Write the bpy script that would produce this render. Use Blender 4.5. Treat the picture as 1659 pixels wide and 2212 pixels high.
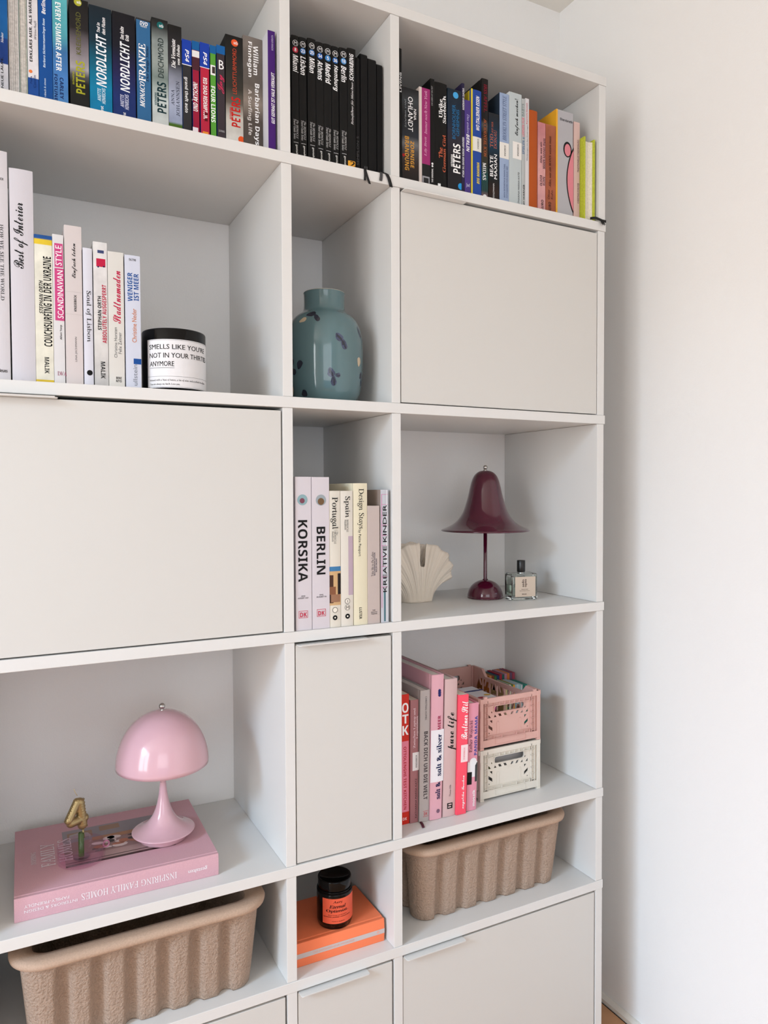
import bpy, bmesh, math, random
from mathutils import Vector, Matrix, Euler
PI = math.pi
SC = bpy.context.scene
COL = SC.collection
for _o in list(bpy.data.objects):
    bpy.data.objects.remove(_o)

def lin(c):
    c = c / 255.0
    return c / 12.92 if c <= .04045 else ((c + .055) / 1.055) ** 2.4
def rgb(c, k=1.0):
    return tuple(min(lin(v) * k, .9) for v in c) + (1.0,)

# ------------------------------------------------------------------ camera
cd = bpy.data.cameras.new('camera')
cam = bpy.data.objects.new('camera', cd)
COL.objects.link(cam)
cam.location = (-.42501, -1.19852, .24541)
cam.rotation_euler = (1.543054, .00377, -.478366)
cd.sensor_fit = 'VERTICAL'
cd.sensor_height = 32.0
cd.lens = 1566.765 / 2212 * 32.0
cd.clip_start = .05
SC.camera = cam

# ------------------------------------------------------------------ world, lights, exposure
W = bpy.data.worlds.new('sky')
SC.world = W
W.use_nodes = True
nt = W.node_tree
bg = nt.nodes['Background']
bg.inputs[0].default_value = (.62, .74, 1.0, 1)
bg.inputs[1].default_value = 1.0

def area(name, loc, target, sx, sy, power, col):
    l = bpy.data.lights.new(name, 'AREA')
    l.shape = 'RECTANGLE'; l.size = sx; l.size_y = sy
    l.energy = power; l.color = col
    o = bpy.data.objects.new(name, l)
    COL.objects.link(o)
    o.location = loc
    o.rotation_euler = (Vector(target) - Vector(loc)).to_track_quat('-Z', 'Y').to_euler()
    return o
# daylight through the window in the left wall (window opening y -2.2..-.75, z -.75..1.15 at x=-2.6)
area('daylight_window', (-2.68, -1.52, .42), (0, -1.46, .30), 1.45, 1.85, 70, (.99, .985, .965))
area('daylight_sky', (-4.1, -1.6, 2.05), (-1.0, -1.1, -.2), 1.6, 1.1, 470, (.48, .72, 1.0))
area('soft_fill_behind', (-.9, -3.72, .62), (-.6, 0, .35), 1.7, 1.7, 25, (1.0, .985, .95))  # weaker soft light added behind the camera, through the front wall opening
SC.view_settings.view_transform = 'Standard'
SC.view_settings.look = 'None'
SC.view_settings.gamma = 1
SC.view_settings.use_curve_mapping = False
SC.view_settings.exposure = -0.33

# ------------------------------------------------------------------ materials
_M = {}
def mat(name, col, rough=.5, metal=0.0, spec=.5, coat=0.0, bump=None, trans=0.0, ior=1.45, noise=None, sheen=0.0, alpha=None, k=1.0):
    """col 0..255 colour; bump (scale, strength, detail); noise (scale, amount)"""
    key = (name, tuple(col), rough, metal, bump, trans, coat, k, noise, spec)
    if key in _M: return _M[key]
    m = bpy.data.materials.new(name)
    m.use_nodes = True
    n = m.node_tree; b = n.nodes['Principled BSDF']
    b.inputs['Base Color'].default_value = rgb(col, k)
    b.inputs['Roughness'].default_value = rough
    b.inputs['Metallic'].default_value = metal
    b.inputs['Specular IOR Level'].default_value = spec
    b.inputs['Coat Weight'].default_value = coat
    b.inputs['Coat Roughness'].default_value = .05
    b.inputs['IOR'].default_value = ior
    b.inputs['Transmission Weight'].default_value = trans
    if bump or noise:
        tc = n.nodes.new('ShaderNodeTexCoord')
    if bump:
        t = n.nodes.new('ShaderNodeTexNoise'); t.inputs['Scale'].default_value = bump[0]; t.inputs['Detail'].default_value = bump[2]
        n.links.new(tc.outputs['Object'], t.inputs['Vector'])
        bp = n.nodes.new('ShaderNodeBump'); bp.inputs['Strength'].default_value = bump[1]; bp.inputs['Distance'].default_value = bump[3] if len(bump) > 3 else .001
        n.links.new(t.outputs['Fac'], bp.inputs['Height']); n.links.new(bp.outputs['Normal'], b.inputs['Normal'])
    if noise:
        t = n.nodes.new('ShaderNodeTexNoise'); t.inputs['Scale'].default_value = noise[0]; t.inputs['Detail'].default_value = 4
        n.links.new(tc.outputs['Object'], t.inputs['Vector'])
        r = n.nodes.new('ShaderNodeMapRange'); r.inputs[3].default_value = 1 - noise[1]; r.inputs[4].default_value = 1 + noise[1]; r.inputs[1].default_value = .3; r.inputs[2].default_value = .7
        n.links.new(t.outputs['Fac'], r.inputs[0])
        mx = n.nodes.new('ShaderNodeVectorMath'); mx.operation = 'SCALE'; mx.inputs[0].default_value = rgb(col, k)[:3]
        n.links.new(r.outputs[0], mx.inputs['Scale']); n.links.new(mx.outputs[0], b.inputs['Base Color'])
    _M[key] = m
    return m

def thin_glass(name, tint, gloss=.06):
    m = bpy.data.materials.new(name); m.use_nodes = True; n = m.node_tree
    n.nodes.remove(n.nodes['Principled BSDF']); out = n.nodes['Material Output']
    t = n.nodes.new('ShaderNodeBsdfTransparent'); t.inputs[0].default_value = rgb(tint)[:3] + (1,)
    t.inputs[0].default_value = tuple(lin(v) for v in tint) + (1,)
    g = n.nodes.new('ShaderNodeBsdfGlossy'); g.inputs['Roughness'].default_value = .03
    lw = n.nodes.new('ShaderNodeLayerWeight'); lw.inputs[0].default_value = .12
    f = n.nodes.new('ShaderNodeMath'); f.operation = 'MULTIPLY'; f.inputs[1].default_value = .45; n.links.new(lw.outputs['Facing'], f.inputs[0])
    mx = n.nodes.new('ShaderNodeMixShader')
    n.links.new(f.outputs[0], mx.inputs[0]); n.links.new(t.outputs[0], mx.inputs[1]); n.links.new(g.outputs[0], mx.inputs[2]); n.links.new(mx.outputs[0], out.inputs[0])
    return m

def ramp_mat(name, stops, rough=.45, amount=.12, scale=45, k=1.0):
    """printed cover whose colour changes from foot to head"""
    key = (name, tuple(map(tuple, [(a,) + tuple(c) for a, c in stops])))
    if key in _M: return _M[key]
    m = bpy.data.materials.new(name); m.use_nodes = True
    n = m.node_tree; b = n.nodes['Principled BSDF']; b.inputs['Roughness'].default_value = rough; b.inputs['Specular IOR Level'].default_value = .22
    tc = n.nodes.new('ShaderNodeTexCoord'); sp = n.nodes.new('ShaderNodeSeparateXYZ')
    n.links.new(tc.outputs['Generated'], sp.inputs[0])
    cr = n.nodes.new('ShaderNodeValToRGB'); e = cr.color_ramp.elements
    e[0].position = stops[0][0]; e[0].color = rgb(stops[0][1], k)
    e[1].position = stops[-1][0]; e[1].color = rgb(stops[-1][1], k)
    for f, c in stops[1:-1]:
        q = e.new(f); q.color = rgb(c, k)
    n.links.new(sp.outputs[2], cr.inputs[0])
    t = n.nodes.new('ShaderNodeTexNoise'); t.inputs['Scale'].default_value = scale; t.inputs['Detail'].default_value = 5
    n.links.new(tc.outputs['Object'], t.inputs['Vector'])
    r = n.nodes.new('ShaderNodeMapRange'); r.inputs[1].default_value = .3; r.inputs[2].default_value = .7
    r.inputs[3].default_value = 1 - amount; r.inputs[4].default_value = 1 + amount
    n.links.new(t.outputs['Fac'], r.inputs[0])
    mx = n.nodes.new('ShaderNodeVectorMath'); mx.operation = 'SCALE'
    n.links.new(cr.outputs[0], mx.inputs[0]); n.links.new(r.outputs[0], mx.inputs['Scale'])
    n.links.new(mx.outputs[0], b.inputs['Base Color'])
    _M[key] = m
    return m

# ------------------------------------------------------------------ object helpers
def empty(name, label, cat, loc=(0, 0, 0), rot=(0, 0, 0), group=None):
    o = bpy.data.objects.new(name, None); COL.objects.link(o)
    o.empty_display_size = .02
    o.location = loc; o.rotation_euler = rot
    o['label'] = label; o['category'] = cat
    if group: o['group'] = group
    return o
def link(name, me, m, parent=None, smooth=False, label=None, kind=None, loc=None, rot=None, bevel=0):
    if m is not None: me.materials.append(m)
    if name == 'lettering' and LAST[0]:          # second and third pass of the print lie a hair higher
        n_ = LAST[0]; rad = parent is not None and parent.name.startswith('candle_jar')
        nr = me.polygons[0].normal if len(me.polygons) else Vector((0, -1, 0))
        up = Vector((0, 0, 1)) if abs(nr.z) > .7 else Vector((0, -1, 0))
        for i in range(n_, min(3 * n_, len(me.vertices))):
            q = me.vertices[i]; k_ = .00003 * (1 + (i >= 2 * n_))
            q.co = q.co + (Vector((q.co.x, q.co.y, 0)).normalized() if rad else up) * k_
    if smooth:
        for p in me.polygons: p.use_smooth = True
    o = bpy.data.objects.new(name, me); COL.objects.link(o)
    if parent: o.parent = parent
    if label: o['label'] = label
    if kind: o['kind'] = kind
    if loc: o.location = loc
    if rot: o.rotation_euler = rot
    if bevel:
        b = o.modifiers.new('bevel', 'BEVEL'); b.width = bevel; b.segments = 2; b.limit_method = 'ANGLE'; b.angle_limit = .7
    return o
def mesh(vs, fs, name='mesh'):
    me = bpy.data.meshes.new(name); me.from_pydata([tuple(v) for v in vs], [], fs); me.update(); return me
class G:
    """collects simple solids into one mesh"""
    def __init__(s): s.v = []; s.f = []
    def add(s, vs, fs):
        b = len(s.v); s.v += [tuple(v) for v in vs]; s.f += [tuple(i + b for i in f) for f in fs]; return s
    def box(s, x0, x1, y0, y1, z0, z1):
        v = [(x0, y0, z0), (x1, y0, z0), (x1, y1, z0), (x0, y1, z0), (x0, y0, z1), (x1, y0, z1), (x1, y1, z1), (x0, y1, z1)]
        return s.add(v, [(0, 3, 2, 1), (4, 5, 6, 7), (0, 1, 5, 4), (1, 2, 6, 5), (2, 3, 7, 6), (3, 0, 4, 7)])
    def prism(s, poly, z0, z1, axis='z'):
        n = len(poly)
        if axis == 'z': v = [(x, y, z0) for x, y in poly] + [(x, y, z1) for x, y in poly]
        elif axis == 'y': v = [(x, z0, y) for x, y in poly] + [(x, z1, y) for x, y in poly]
        else: v = [(z0, x, y) for x, y in poly] + [(z1, x, y) for x, y in poly]
        f = [tuple(range(n))[::-1], tuple(range(n, 2 * n))] + [(i, (i + 1) % n, (i + 1) % n + n, i + n) for i in range(n)]
        if axis == 'y': f = [q[::-1] for q in f]
        return s.add(v, f)
    def lathe(s, prof, cx=0, cy=0, n=40, closed=False):
        m = len(prof); v = []
        for r, z in prof:
            for i in range(n):
                a = 2 * PI * i / n; v.append((cx + r * math.cos(a), cy + r * math.sin(a), z))
        f = []
        for j in range(m - 1):
            for i in range(n):
                k = (i + 1) % n; f.append((j * n + i, j * n + k, (j + 1) * n + k, (j + 1) * n + i))
        if closed:
            for i in range(n):
                k = (i + 1) % n; f.append(((m - 1) * n + i, (m - 1) * n + k, k, i))
        return s.add(v, f)
    def tube(s, pts, r, n=8):
        pts = [Vector(p) for p in pts]; v = []; m = len(pts)
        for i, p in enumerate(pts):
            d = (pts[min(i + 1, m - 1)] - pts[max(i - 1, 0)]).normalized()
            a = d.cross(Vector((0, 0, 1)));
            if a.length < .01: a = d.cross(Vector((0, 1, 0)))
            a.normalize(); b = d.cross(a)
            rr = r[i] if isinstance(r, (list, tuple)) else r
            for k in range(n):
                t = 2 * PI * k / n; v.append(p + rr * (math.cos(t) * a + math.sin(t) * b))
        f = [(i * n + k, i * n + (k + 1) % n, (i + 1) * n + (k + 1) % n, (i + 1) * n + k) for i in range(m - 1) for k in range(n)]
        f += [tuple(range(n))[::-1], tuple(range((m - 1) * n, m * n))]
        return s.add(v, f)
    def mesh(s, fix=True):
        me = mesh(s.v, s.f)
        if fix:
            bm = bmesh.new(); bm.from_mesh(me); bmesh.ops.recalc_face_normals(bm, faces=bm.faces); bm.to_mesh(me); bm.free()
        return me
def curve2d(outline, holes, depth):
    """flat plate with holes: returns vertices and faces in x,y with thickness along z"""
    c = bpy.data.curves.new('plate', 'CURVE'); c.dimensions = '2D'; c.fill_mode = 'BOTH'; c.extrude = depth / 2
    for pts in [outline] + holes:
        sp = c.splines.new('POLY'); sp.points.add(len(pts) - 1)
        for i, p in enumerate(pts): sp.points[i].co = (p[0], p[1], 0, 1)
        sp.use_cyclic_u = True
    o = bpy.data.objects.new('plate', c); me = o.to_mesh()
    v = [x.co[:] for x in me.vertices]; f = [tuple(p.vertices) for p in me.polygons]
    bpy.data.objects.remove(o); bpy.data.curves.remove(c)
    return v, f

# ------------------------------------------------------------------ lettering (glyph outlines, printed flat)
_HB = (0x1D5D4, 0x1D5EE, 0x1D7EC); _IT = (0x1D434, 0x1D44E, 0)
# n plain, nb bolder, h bold sans, o bold slanted, e serif, i serif italic, s bold serif, j bold serif italic, c script
MAPS = dict(h=_HB, o=_HB, e=_IT, i=_IT, s=_IT, j=_IT, c=(0x1D4D0, 0x1D4EA, 0))
UML = {'Ä': 'A', 'Ö': 'O', 'Ü': 'U', 'ä': 'a', 'ö': 'o', 'ü': 'u', 'É': 'E'}
_T = {}; _N = {}; LAST = [0]
def glyphs(txt, st):
    if (txt, st) in _T: return _T[(txt, st)]
    out = ''; um = False; uml = []
    for ch in txt:
        c0 = ch
        if st in MAPS:
            U, L, D = MAPS[st]
            if ch in UML: ch = UML[ch]; um = True
            if 'A' <= ch <= 'Z': ch = chr(U + ord(ch) - 65)
            elif 'a' <= ch <= 'z':
                ch = '\u210e' if (st in 'iesj' and ch == 'h') else chr(L + ord(ch) - 97)
            elif '0' <= ch <= '9' and D: ch = chr(D + ord(ch) - 48)
            if c0 in UML: uml.append(len(out))
        out += ch
    def run(body):
        c = bpy.data.curves.new('text', 'FONT'); c.body = body; c.resolution_u = 2
        if st in 'es' and st: c.shear = -.27
        if st == 'o': c.shear = .22
        o = bpy.data.objects.new('text', c); me = o.to_mesh()
        v = [(p.co.x, p.co.y) for p in me.vertices]; f = [tuple(p.vertices) for p in me.polygons]
        bpy.data.objects.remove(o); bpy.data.curves.remove(c)
        return v, f
    v, f = run(out)
    x0 = min(p[0] for p in v); x1 = max(p[0] for p in v); y0 = min(p[1] for p in v); y1 = max(p[1] for p in v)
    nbase = len(v)
    em = dict(c=.011, s=.028, j=.026, e=.006, i=.005, nb=.02, m=.007, n=.005).get(st, 0)     # heavier strokes: printed twice, a hair apart
    if em:
        n0 = len(v); v0, f0 = list(v), list(f)
        for dx in (-em, em):
            b = len(v); v += [(p[0] + dx, p[1]) for p in v0]; f += [tuple(i + b for i in q) for q in f0]
    for i in uml:                                     # dots over umlauts
        pa = run(out[:i])[0] if i else [(0, 0)]; pb = run(out[:i + 1])[0]
        xa = max(p[0] for p in pa); xb = max(p[0] for p in pb); up = txt[i].isupper()
        cx = (xa + xb) / 2 + .03 + (.12 if st in 'oi' else 0) * .5; cy = .84 if up else .66
        for q in (-1, 1):
            b = len(v); v += [(cx + q * .11 + .052 * math.cos(t * PI / 4), cy + .052 * math.sin(t * PI / 4)) for t in range(8)]; f.append(tuple(range(b, b + 8)))
    v = [((a - x0) / (x1 - x0 or 1), (b - y0) / (y1 - y0 or 1)) for a, b in v]
    _T[(txt, st)] = (v, f); _N[(txt, st)] = nbase if em else 0
    return v, f
def place(txt, st, a0, a1, b0, b1, dr):
    """fit the word into the box a0..a1 (across) b0..b1 (up); returns 2-D vertices and faces"""
    v, f = glyphs(txt, st); LAST[0] = _N[(txt, st)]
    if dr == 'h': w = [(a0 + x * (a1 - a0), b0 + y * (b1 - b0)) for x, y in v]
    elif dr == 'up': w = [(a1 - y * (a1 - a0), b0 + x * (b1 - b0)) for x, y in v]
    elif dr == 'down': w = [(a0 + y * (a1 - a0), b1 - x * (b1 - b0)) for x, y in v]
    else: w = [(a1 - x * (a1 - a0), b1 - y * (b1 - b0)) for x, y in v]   # upside down
    return w, f
def quad(a0, a1, b0, b1, n=1):
    v = []; f = []
    for i in range(n + 1):
        x = a0 + (a1 - a0) * i / n; v += [(x, b0), (x, b1)]
    for i in range(n): f.append((2 * i, 2 * i + 2, 2 * i + 3, 2 * i + 1))
    return v, f
def disc(cx, cy, rx, ry=None, n=20):
    ry = ry or rx
    return [(cx + rx * math.cos(2 * PI * i / n), cy + ry * math.sin(2 * PI * i / n)) for i in range(n)], [tuple(range(n))]
def ink(c, k=1.0):
    return mat('printing_ink', c, .55, spec=.2, k=k)
BOOKS=[
('H1', -0.4413, 0.042, 0.0272, 0.171, 0.13, 'p', [(0, (205, 205, 212)), (0.33, (205, 205, 212)), (0.335, (20, 55, 125)), (0.55, (20, 60, 130)), (0.56, (20, 95, 160)), (1, (10, 90, 160))], None, 0, 'blue and white paperback at the left edge of the picture, top row', [('NEUE LÄUFE.', 'nb', (18, 18, 18), 0.0167, 0.0206, 0.0206, 0.0661, 'up'), ('Niedner', 'i', (255, 255, 255), 0.0179, 0.0214, 0.0872, 0.1023, 'up')], [], []),
('H1', -0.4126, 0.042, 0.0131, 0.18, 0.14, 'f', (200, 195, 190), None, 0, 'grey fore-edge of a book turned pages outwards, beside the blue and white paperback', [], [], []),
('H1', -0.3988, 0.042, 0.0107, 0.1912, 0.14, 'f', (205, 200, 192), (170, 190, 175), 0, 'second book turned pages outwards, with a pale green cover edge', [], [], []),
('H1', -0.3875, 0.042, 0.0146, 0.181, 0.13, 'p', [(0, (25, 75, 150)), (0.25, (25, 75, 150)), (0.255, (225, 222, 225)), (1, (225, 222, 225))], None, 0, 'white paperback with blue foot, black capitals and a zigzag line', [('ERKLÄRS MIR, ALS WÄRE ICH', 'h', (18, 18, 18), 0.0025, 0.007, 0.0698, 0.1794, 'up'), ('Wirtschaft', 'i', (90, 90, 100), 0.0091, 0.0131, 0.1044, 0.1325, 'up'), ('Petra', 'n', (15, 50, 115), 0.0025, 0.0055, 0.0371, 0.0478, 'up'), ('Cavelin', 'n', (15, 50, 115), 0.0073, 0.0106, 0.0316, 0.0504, 'up')], [], [((225, 120, 60), 0.0036, 0.055, 0.0025)]),
('H1', -0.3723, 0.042, 0.0191, 0.1858, 0.13, 'p', (15, 75, 145), None, 0, 'plain bright blue paperback with white slanted lettering, right of the white and blue one', [('Berliner', 'o', (255, 255, 255), 0.0046, 0.0103, 0.1461, 0.1727, 'up'), ('Barbara Sichtermann/Ingo Rose', 'o', (205, 225, 240), 0.0057, 0.01, 0.0657, 0.1394, 'up'), ('rsbach & simon', 'n', (205, 225, 240), 0.0065, 0.0093, 0.0216, 0.0493, 'up')], [], []),
('H1', -0.3526, 0.042, 0.0211, 0.1919, 0.13, 'p', [(0, (70, 150, 165)), (0.12, (75, 130, 190)), (0.3, (70, 125, 190)), (0.5, (60, 115, 170)), (0.62, (80, 160, 175)), (1, (95, 185, 190))], None, 0, 'turquoise and blue paperback with white capitals and navy author letters', [('EVERY SUMMER AFTER', 'h', (255, 255, 255), 0.0042, 0.012, 0.0657, 0.1696, 'down'), ('CARLEY', 'h', (15, 30, 80), 0.0091, 0.0144, 0.0237, 0.0564, 'down'), ('FORTUNE', 'h', (15, 30, 80), 0.0013, 0.006, 0.0199, 0.0598, 'down')], [], []),
('H1', -0.3284, 0.042, 0.0274, 0.1839, 0.13, 'p', [(0, (20, 22, 22)), (0.3, (25, 28, 26)), (0.36, (80, 80, 82)), (0.42, (165, 160, 165)), (0.6, (120, 112, 118)), (0.75, (35, 32, 33)), (1, (20, 20, 20))], None, 0, 'black and grey thriller paperback with yellow capitals at its foot', [('KREIDEMORD', 'n', (95, 95, 45), 0.0091, 0.0162, 0.0983, 0.1632, 'up'), ('PETERS', 'h', (165, 165, 40), 0.0081, 0.0214, 0.0385, 0.0887, 'up'), ('KATHARINA', 'h', (165, 165, 40), 0.0032, 0.0058, 0.0507, 0.0706, 'up'), ('atb', 'n', (255, 255, 255), 0.0108, 0.0169, 0.1764, 0.1809, 'h')], [], [((165, 165, 50), 0.0124, 0.1782, 0.0056)]),
('H1', -0.3001, 0.042, 0.0333, 0.1812, 0.13, 'p', [(0, (0, 120, 170)), (0.3, (0, 125, 165)), (0.55, (5, 85, 110)), (0.7, (12, 45, 60)), (1, (18, 32, 42))], None, 0, 'teal thriller with big white slanted capitals, darker at its top', [('NORDLICHT', 'o', (235, 240, 245), 0.0096, 0.0251, 0.0574, 0.1376, 'up'), ('Tod in', 'o', (255, 255, 255), 0.0112, 0.016, 0.1409, 0.1558, 'up'), ('den Fluten', 'o', (255, 255, 255), 0.0187, 0.024, 0.1395, 0.1657, 'up'), ('ANETTE', 'o', (200, 225, 235), 0.0111, 0.0164, 0.0341, 0.0539, 'up'), ('HINRICHS', 'o', (200, 225, 235), 0.0177, 0.023, 0.0311, 0.0556, 'up'), ('rot', 'h', (255, 255, 255), 0.0156, 0.0198, 0.02, 0.027, 'up')], [], []),
('H1', -0.2657, 0.042, 0.0348, 0.1814, 0.13, 'p', [(0, (20, 50, 110)), (0.25, (22, 45, 105)), (0.5, (30, 30, 75)), (0.7, (16, 18, 32)), (1, (18, 18, 24))], None, 0, 'navy and black thriller with big white slanted capitals, right of the teal one', [('NORDLICHT', 'o', (235, 240, 245), 0.0112, 0.0258, 0.0578, 0.1363, 'up'), ('Das kalte', 'o', (255, 255, 255), 0.0117, 0.0174, 0.1397, 0.1597, 'up'), ('Grab', 'o', (255, 255, 255), 0.019, 0.0251, 0.139, 0.1485, 'up'), ('ANETTE', 'o', (200, 205, 225), 0.0109, 0.0164, 0.0328, 0.0526, 'up'), ('HINRICHS', 'o', (200, 205, 225), 0.0177, 0.0238, 0.0302, 0.0543, 'up'), ('rot', 'h', (255, 255, 255), 0.015, 0.0191, 0.0195, 0.0249, 'up')], [], []),
('H1', -0.2299, 0.042, 0.0234, 0.1818, 0.135, 'v', (48, 100, 145), None, 0, 'steel blue film case with white serif title and a small disc logo', [('FRANZE', 's', (255, 255, 255), 0.004, 0.0148, 0.0815, 0.141, 'up'), ('MONACO', 'j', (255, 255, 255), 0.0053, 0.013, 0.0401, 0.0804, 'up'), ('Der ewige Stenz', 'j', (15, 30, 60), 0.0154, 0.0205, 0.0824, 0.1395, 'up'), ('DVD', 'o', (255, 255, 255), 0.0064, 0.0189, 0.1709, 0.177, 'h'), ('VIDEO', 'n', (255, 255, 255), 0.0072, 0.0173, 0.1678, 0.1704, 'h')], [], []),
('H1', -0.205, 0.042, 0.0258, 0.1891, 0.13, 'p', [(0, (205, 208, 205)), (0.3, (190, 200, 198)), (0.5, (120, 135, 130)), (0.62, (150, 160, 155)), (0.8, (140, 150, 148)), (0.93, (45, 48, 48)), (1, (20, 20, 20))], None, 0, 'grey green thriller with a teal disc and black capitals', [('DEICHMORD', 'n', (35, 50, 50), 0.0095, 0.0185, 0.0946, 0.1583, 'up'), ('PETERS', 'h', (10, 45, 50), 0.0075, 0.0223, 0.0378, 0.0874, 'up'), ('KATHARINA', 'h', (10, 70, 75), 0.0036, 0.0069, 0.0489, 0.0688, 'up'), ('atb', 'n', (255, 255, 255), 0.0119, 0.0188, 0.1758, 0.181, 'h')], [], [((15, 95, 95), 0.0139, 0.1788, 0.0056)]),
('H1', -0.1786, 0.042, 0.0216, 0.1856, 0.13, 'p', [(0, (60, 90, 25)), (0.13, (70, 105, 30)), (0.15, (150, 160, 185)), (0.35, (170, 178, 200)), (0.55, (130, 135, 150)), (0.66, (50, 50, 55)), (1, (15, 15, 15))], None, 0, 'paperback fading from black over cloudy blue to a green meadow at its foot', [('Die Vermisste', 'j', (255, 255, 255), 0.0048, 0.0113, 0.1158, 0.1624, 'up'), ('von Holnis', 'j', (255, 255, 255), 0.0134, 0.0184, 0.1226, 0.1553, 'up'), ('ANNA', 'e', (60, 65, 80), 0.0037, 0.0089, 0.0544, 0.0802, 'up'), ('JOHANNSEN', 'e', (60, 65, 80), 0.0117, 0.0174, 0.0388, 0.0955, 'up')], [], []),
('H1', -0.1567, 0.042, 0.0156, 0.1673, 0.135, 'v', (45, 45, 47), None, 0, 'dark grey video game case with blue top and white title', [('PS4', 'o', (255, 255, 255), 0.0053, 0.0116, 0.1313, 0.1515, 'down'), ('grand theft auto', 'h', (235, 235, 235), 0.0027, 0.0098, 0.0474, 0.1059, 'down')], [((25, 60, 160), 0.0, 0.0156, 0.1268, 0.1673), ((235, 235, 235), 0.0, 0.0156, 0.1255, 0.1268)], []),
('H1', -0.1401, 0.042, 0.0121, 0.169, 0.135, 'v', (150, 25, 55), None, 0, 'thin crimson film case with blue cap and white band at its top', [('UND ÄKTSCHN!', 'o', (255, 255, 255), 0.001, 0.0089, 0.0533, 0.1012, 'up')], [((20, 90, 150), 0.0, 0.0121, 0.1542, 0.169), ((225, 225, 225), 0.0, 0.0121, 0.1426, 0.1533), ((70, 35, 45), 0.0, 0.0121, 0.1213, 0.142), ((230, 220, 225), 0, 0.009, 0.0195, 0.0266)], []),
('H1', -0.1272, 0.042, 0.0162, 0.1703, 0.135, 'v', (180, 35, 62), None, 0, 'red video game case with blue top, right of the thin crimson case', [('PS4', 'o', (255, 255, 255), 0.0058, 0.0122, 0.1342, 0.155, 'down'), ('RED DEAD REDEMPTION', 'h', (255, 255, 255), 0.0051, 0.012, 0.0445, 0.1125, 'down'), ('II', 's', (90, 15, 25), 0.0072, 0.0123, 0.0393, 0.0567, 'down')], [((25, 60, 160), 0.0, 0.0162, 0.1299, 0.1703), ((235, 235, 235), 0.0, 0.0162, 0.1288, 0.1299), ((230, 140, 50), 0.0037, 0.0133, 0.0149, 0.0232)], []),
('H1', -0.1103, 0.042, 0.0107, 0.17, 0.135, 'v', (85, 155, 55), None, 0, 'thin bright green film case with white lettering', [('FOUR LIONS', 'h', (255, 255, 255), 0.0013, 0.0085, 0.0417, 0.1021, 'down')], [((20, 90, 150), 0.0, 0.0107, 0.1565, 0.17), ((235, 235, 235), 0.001, 0.0093, 0.1205, 0.1371), ((60, 50, 45), 0.0036, 0.0088, 0.1237, 0.1348)], []),
('H1', -0.0991, 0.042, 0.0148, 0.1735, 0.135, 'v', (58, 50, 55), None, 0, 'dark film case with blue cap and a pink handwritten title', [('Joy', 'c', (190, 50, 85), 0.0014, 0.0137, 0.0938, 0.1249, 'up'), ('B', 'n', (255, 255, 255), 0.0042, 0.0124, 0.1338, 0.1489, 'h'), ('25 STUDIOS', 'n', (200, 200, 200), 0.0031, 0.0129, 0.0286, 0.0318, 'h')], [((20, 90, 155), 0.0, 0.0148, 0.1594, 0.1735)], []),
('H1', -0.0831, 0.042, 0.0301, 0.1965, 0.13, 'p', [(0, (225, 222, 215)), (0.12, (215, 212, 205)), (0.3, (190, 185, 175)), (0.42, (100, 92, 82)), (0.55, (50, 48, 42)), (0.8, (35, 35, 33)), (1, (15, 15, 15))], None, 0, 'black thriller fading to white at its foot, with red capitals and an orange disc', [('LEUCHTTURMMORD', 'n', (185, 70, 45), 0.0119, 0.0189, 0.0985, 0.1751, 'up'), ('PETERS', 'h', (190, 30, 25), 0.0092, 0.0251, 0.043, 0.093, 'up'), ('KATHARINA', 'h', (190, 30, 25), 0.0061, 0.0094, 0.0542, 0.0746, 'up'), ('atb', 'n', (255, 255, 255), 0.014, 0.0215, 0.1826, 0.1877, 'h')], [], [((220, 85, 40), 0.0159, 0.1848, 0.006), ((225, 85, 35), 0.0267, 0.0233, 0.006)]),
('H1', -0.0527, 0.042, 0.035, 0.2035, 0.14, 'p', [(0, (85, 78, 72)), (0.3, (78, 70, 64)), (0.45, (140, 128, 118)), (0.6, (95, 88, 82)), (1, (118, 110, 104))], None, 0, 'thick brown grey paperback with large white lettering in two lines', [('William', 'h', (255, 255, 255), 0.0183, 0.0275, 0.1399, 0.1898, 'down'), ('Finnegan', 'h', (255, 255, 255), 0.0073, 0.0165, 0.1343, 0.1945, 'down'), ('Barbarian Days', 'h', (240, 240, 240), 0.0183, 0.0293, 0.0202, 0.1256, 'down'), ('A Surfing Life', 'h', (205, 200, 195), 0.0068, 0.0153, 0.0346, 0.1127, 'down')], [], []),
('H1', -0.0174, 0.014, 0.0131, 0.206, 0.14, 'p', (68, 30, 110), (215, 215, 222), 0, 'thin purple paperback with white slanted capitals at the divider', [('GUT GEFRAGT IST HALB VERKAUFT', 'o', (255, 255, 255), 0.0057, 0.0118, 0.0493, 0.1358, 'up'), ('ROMAN KMENTA', 'n', (190, 180, 210), 0.0065, 0.0099, 0.1732, 0.1989, 'up')], [], []),
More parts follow.
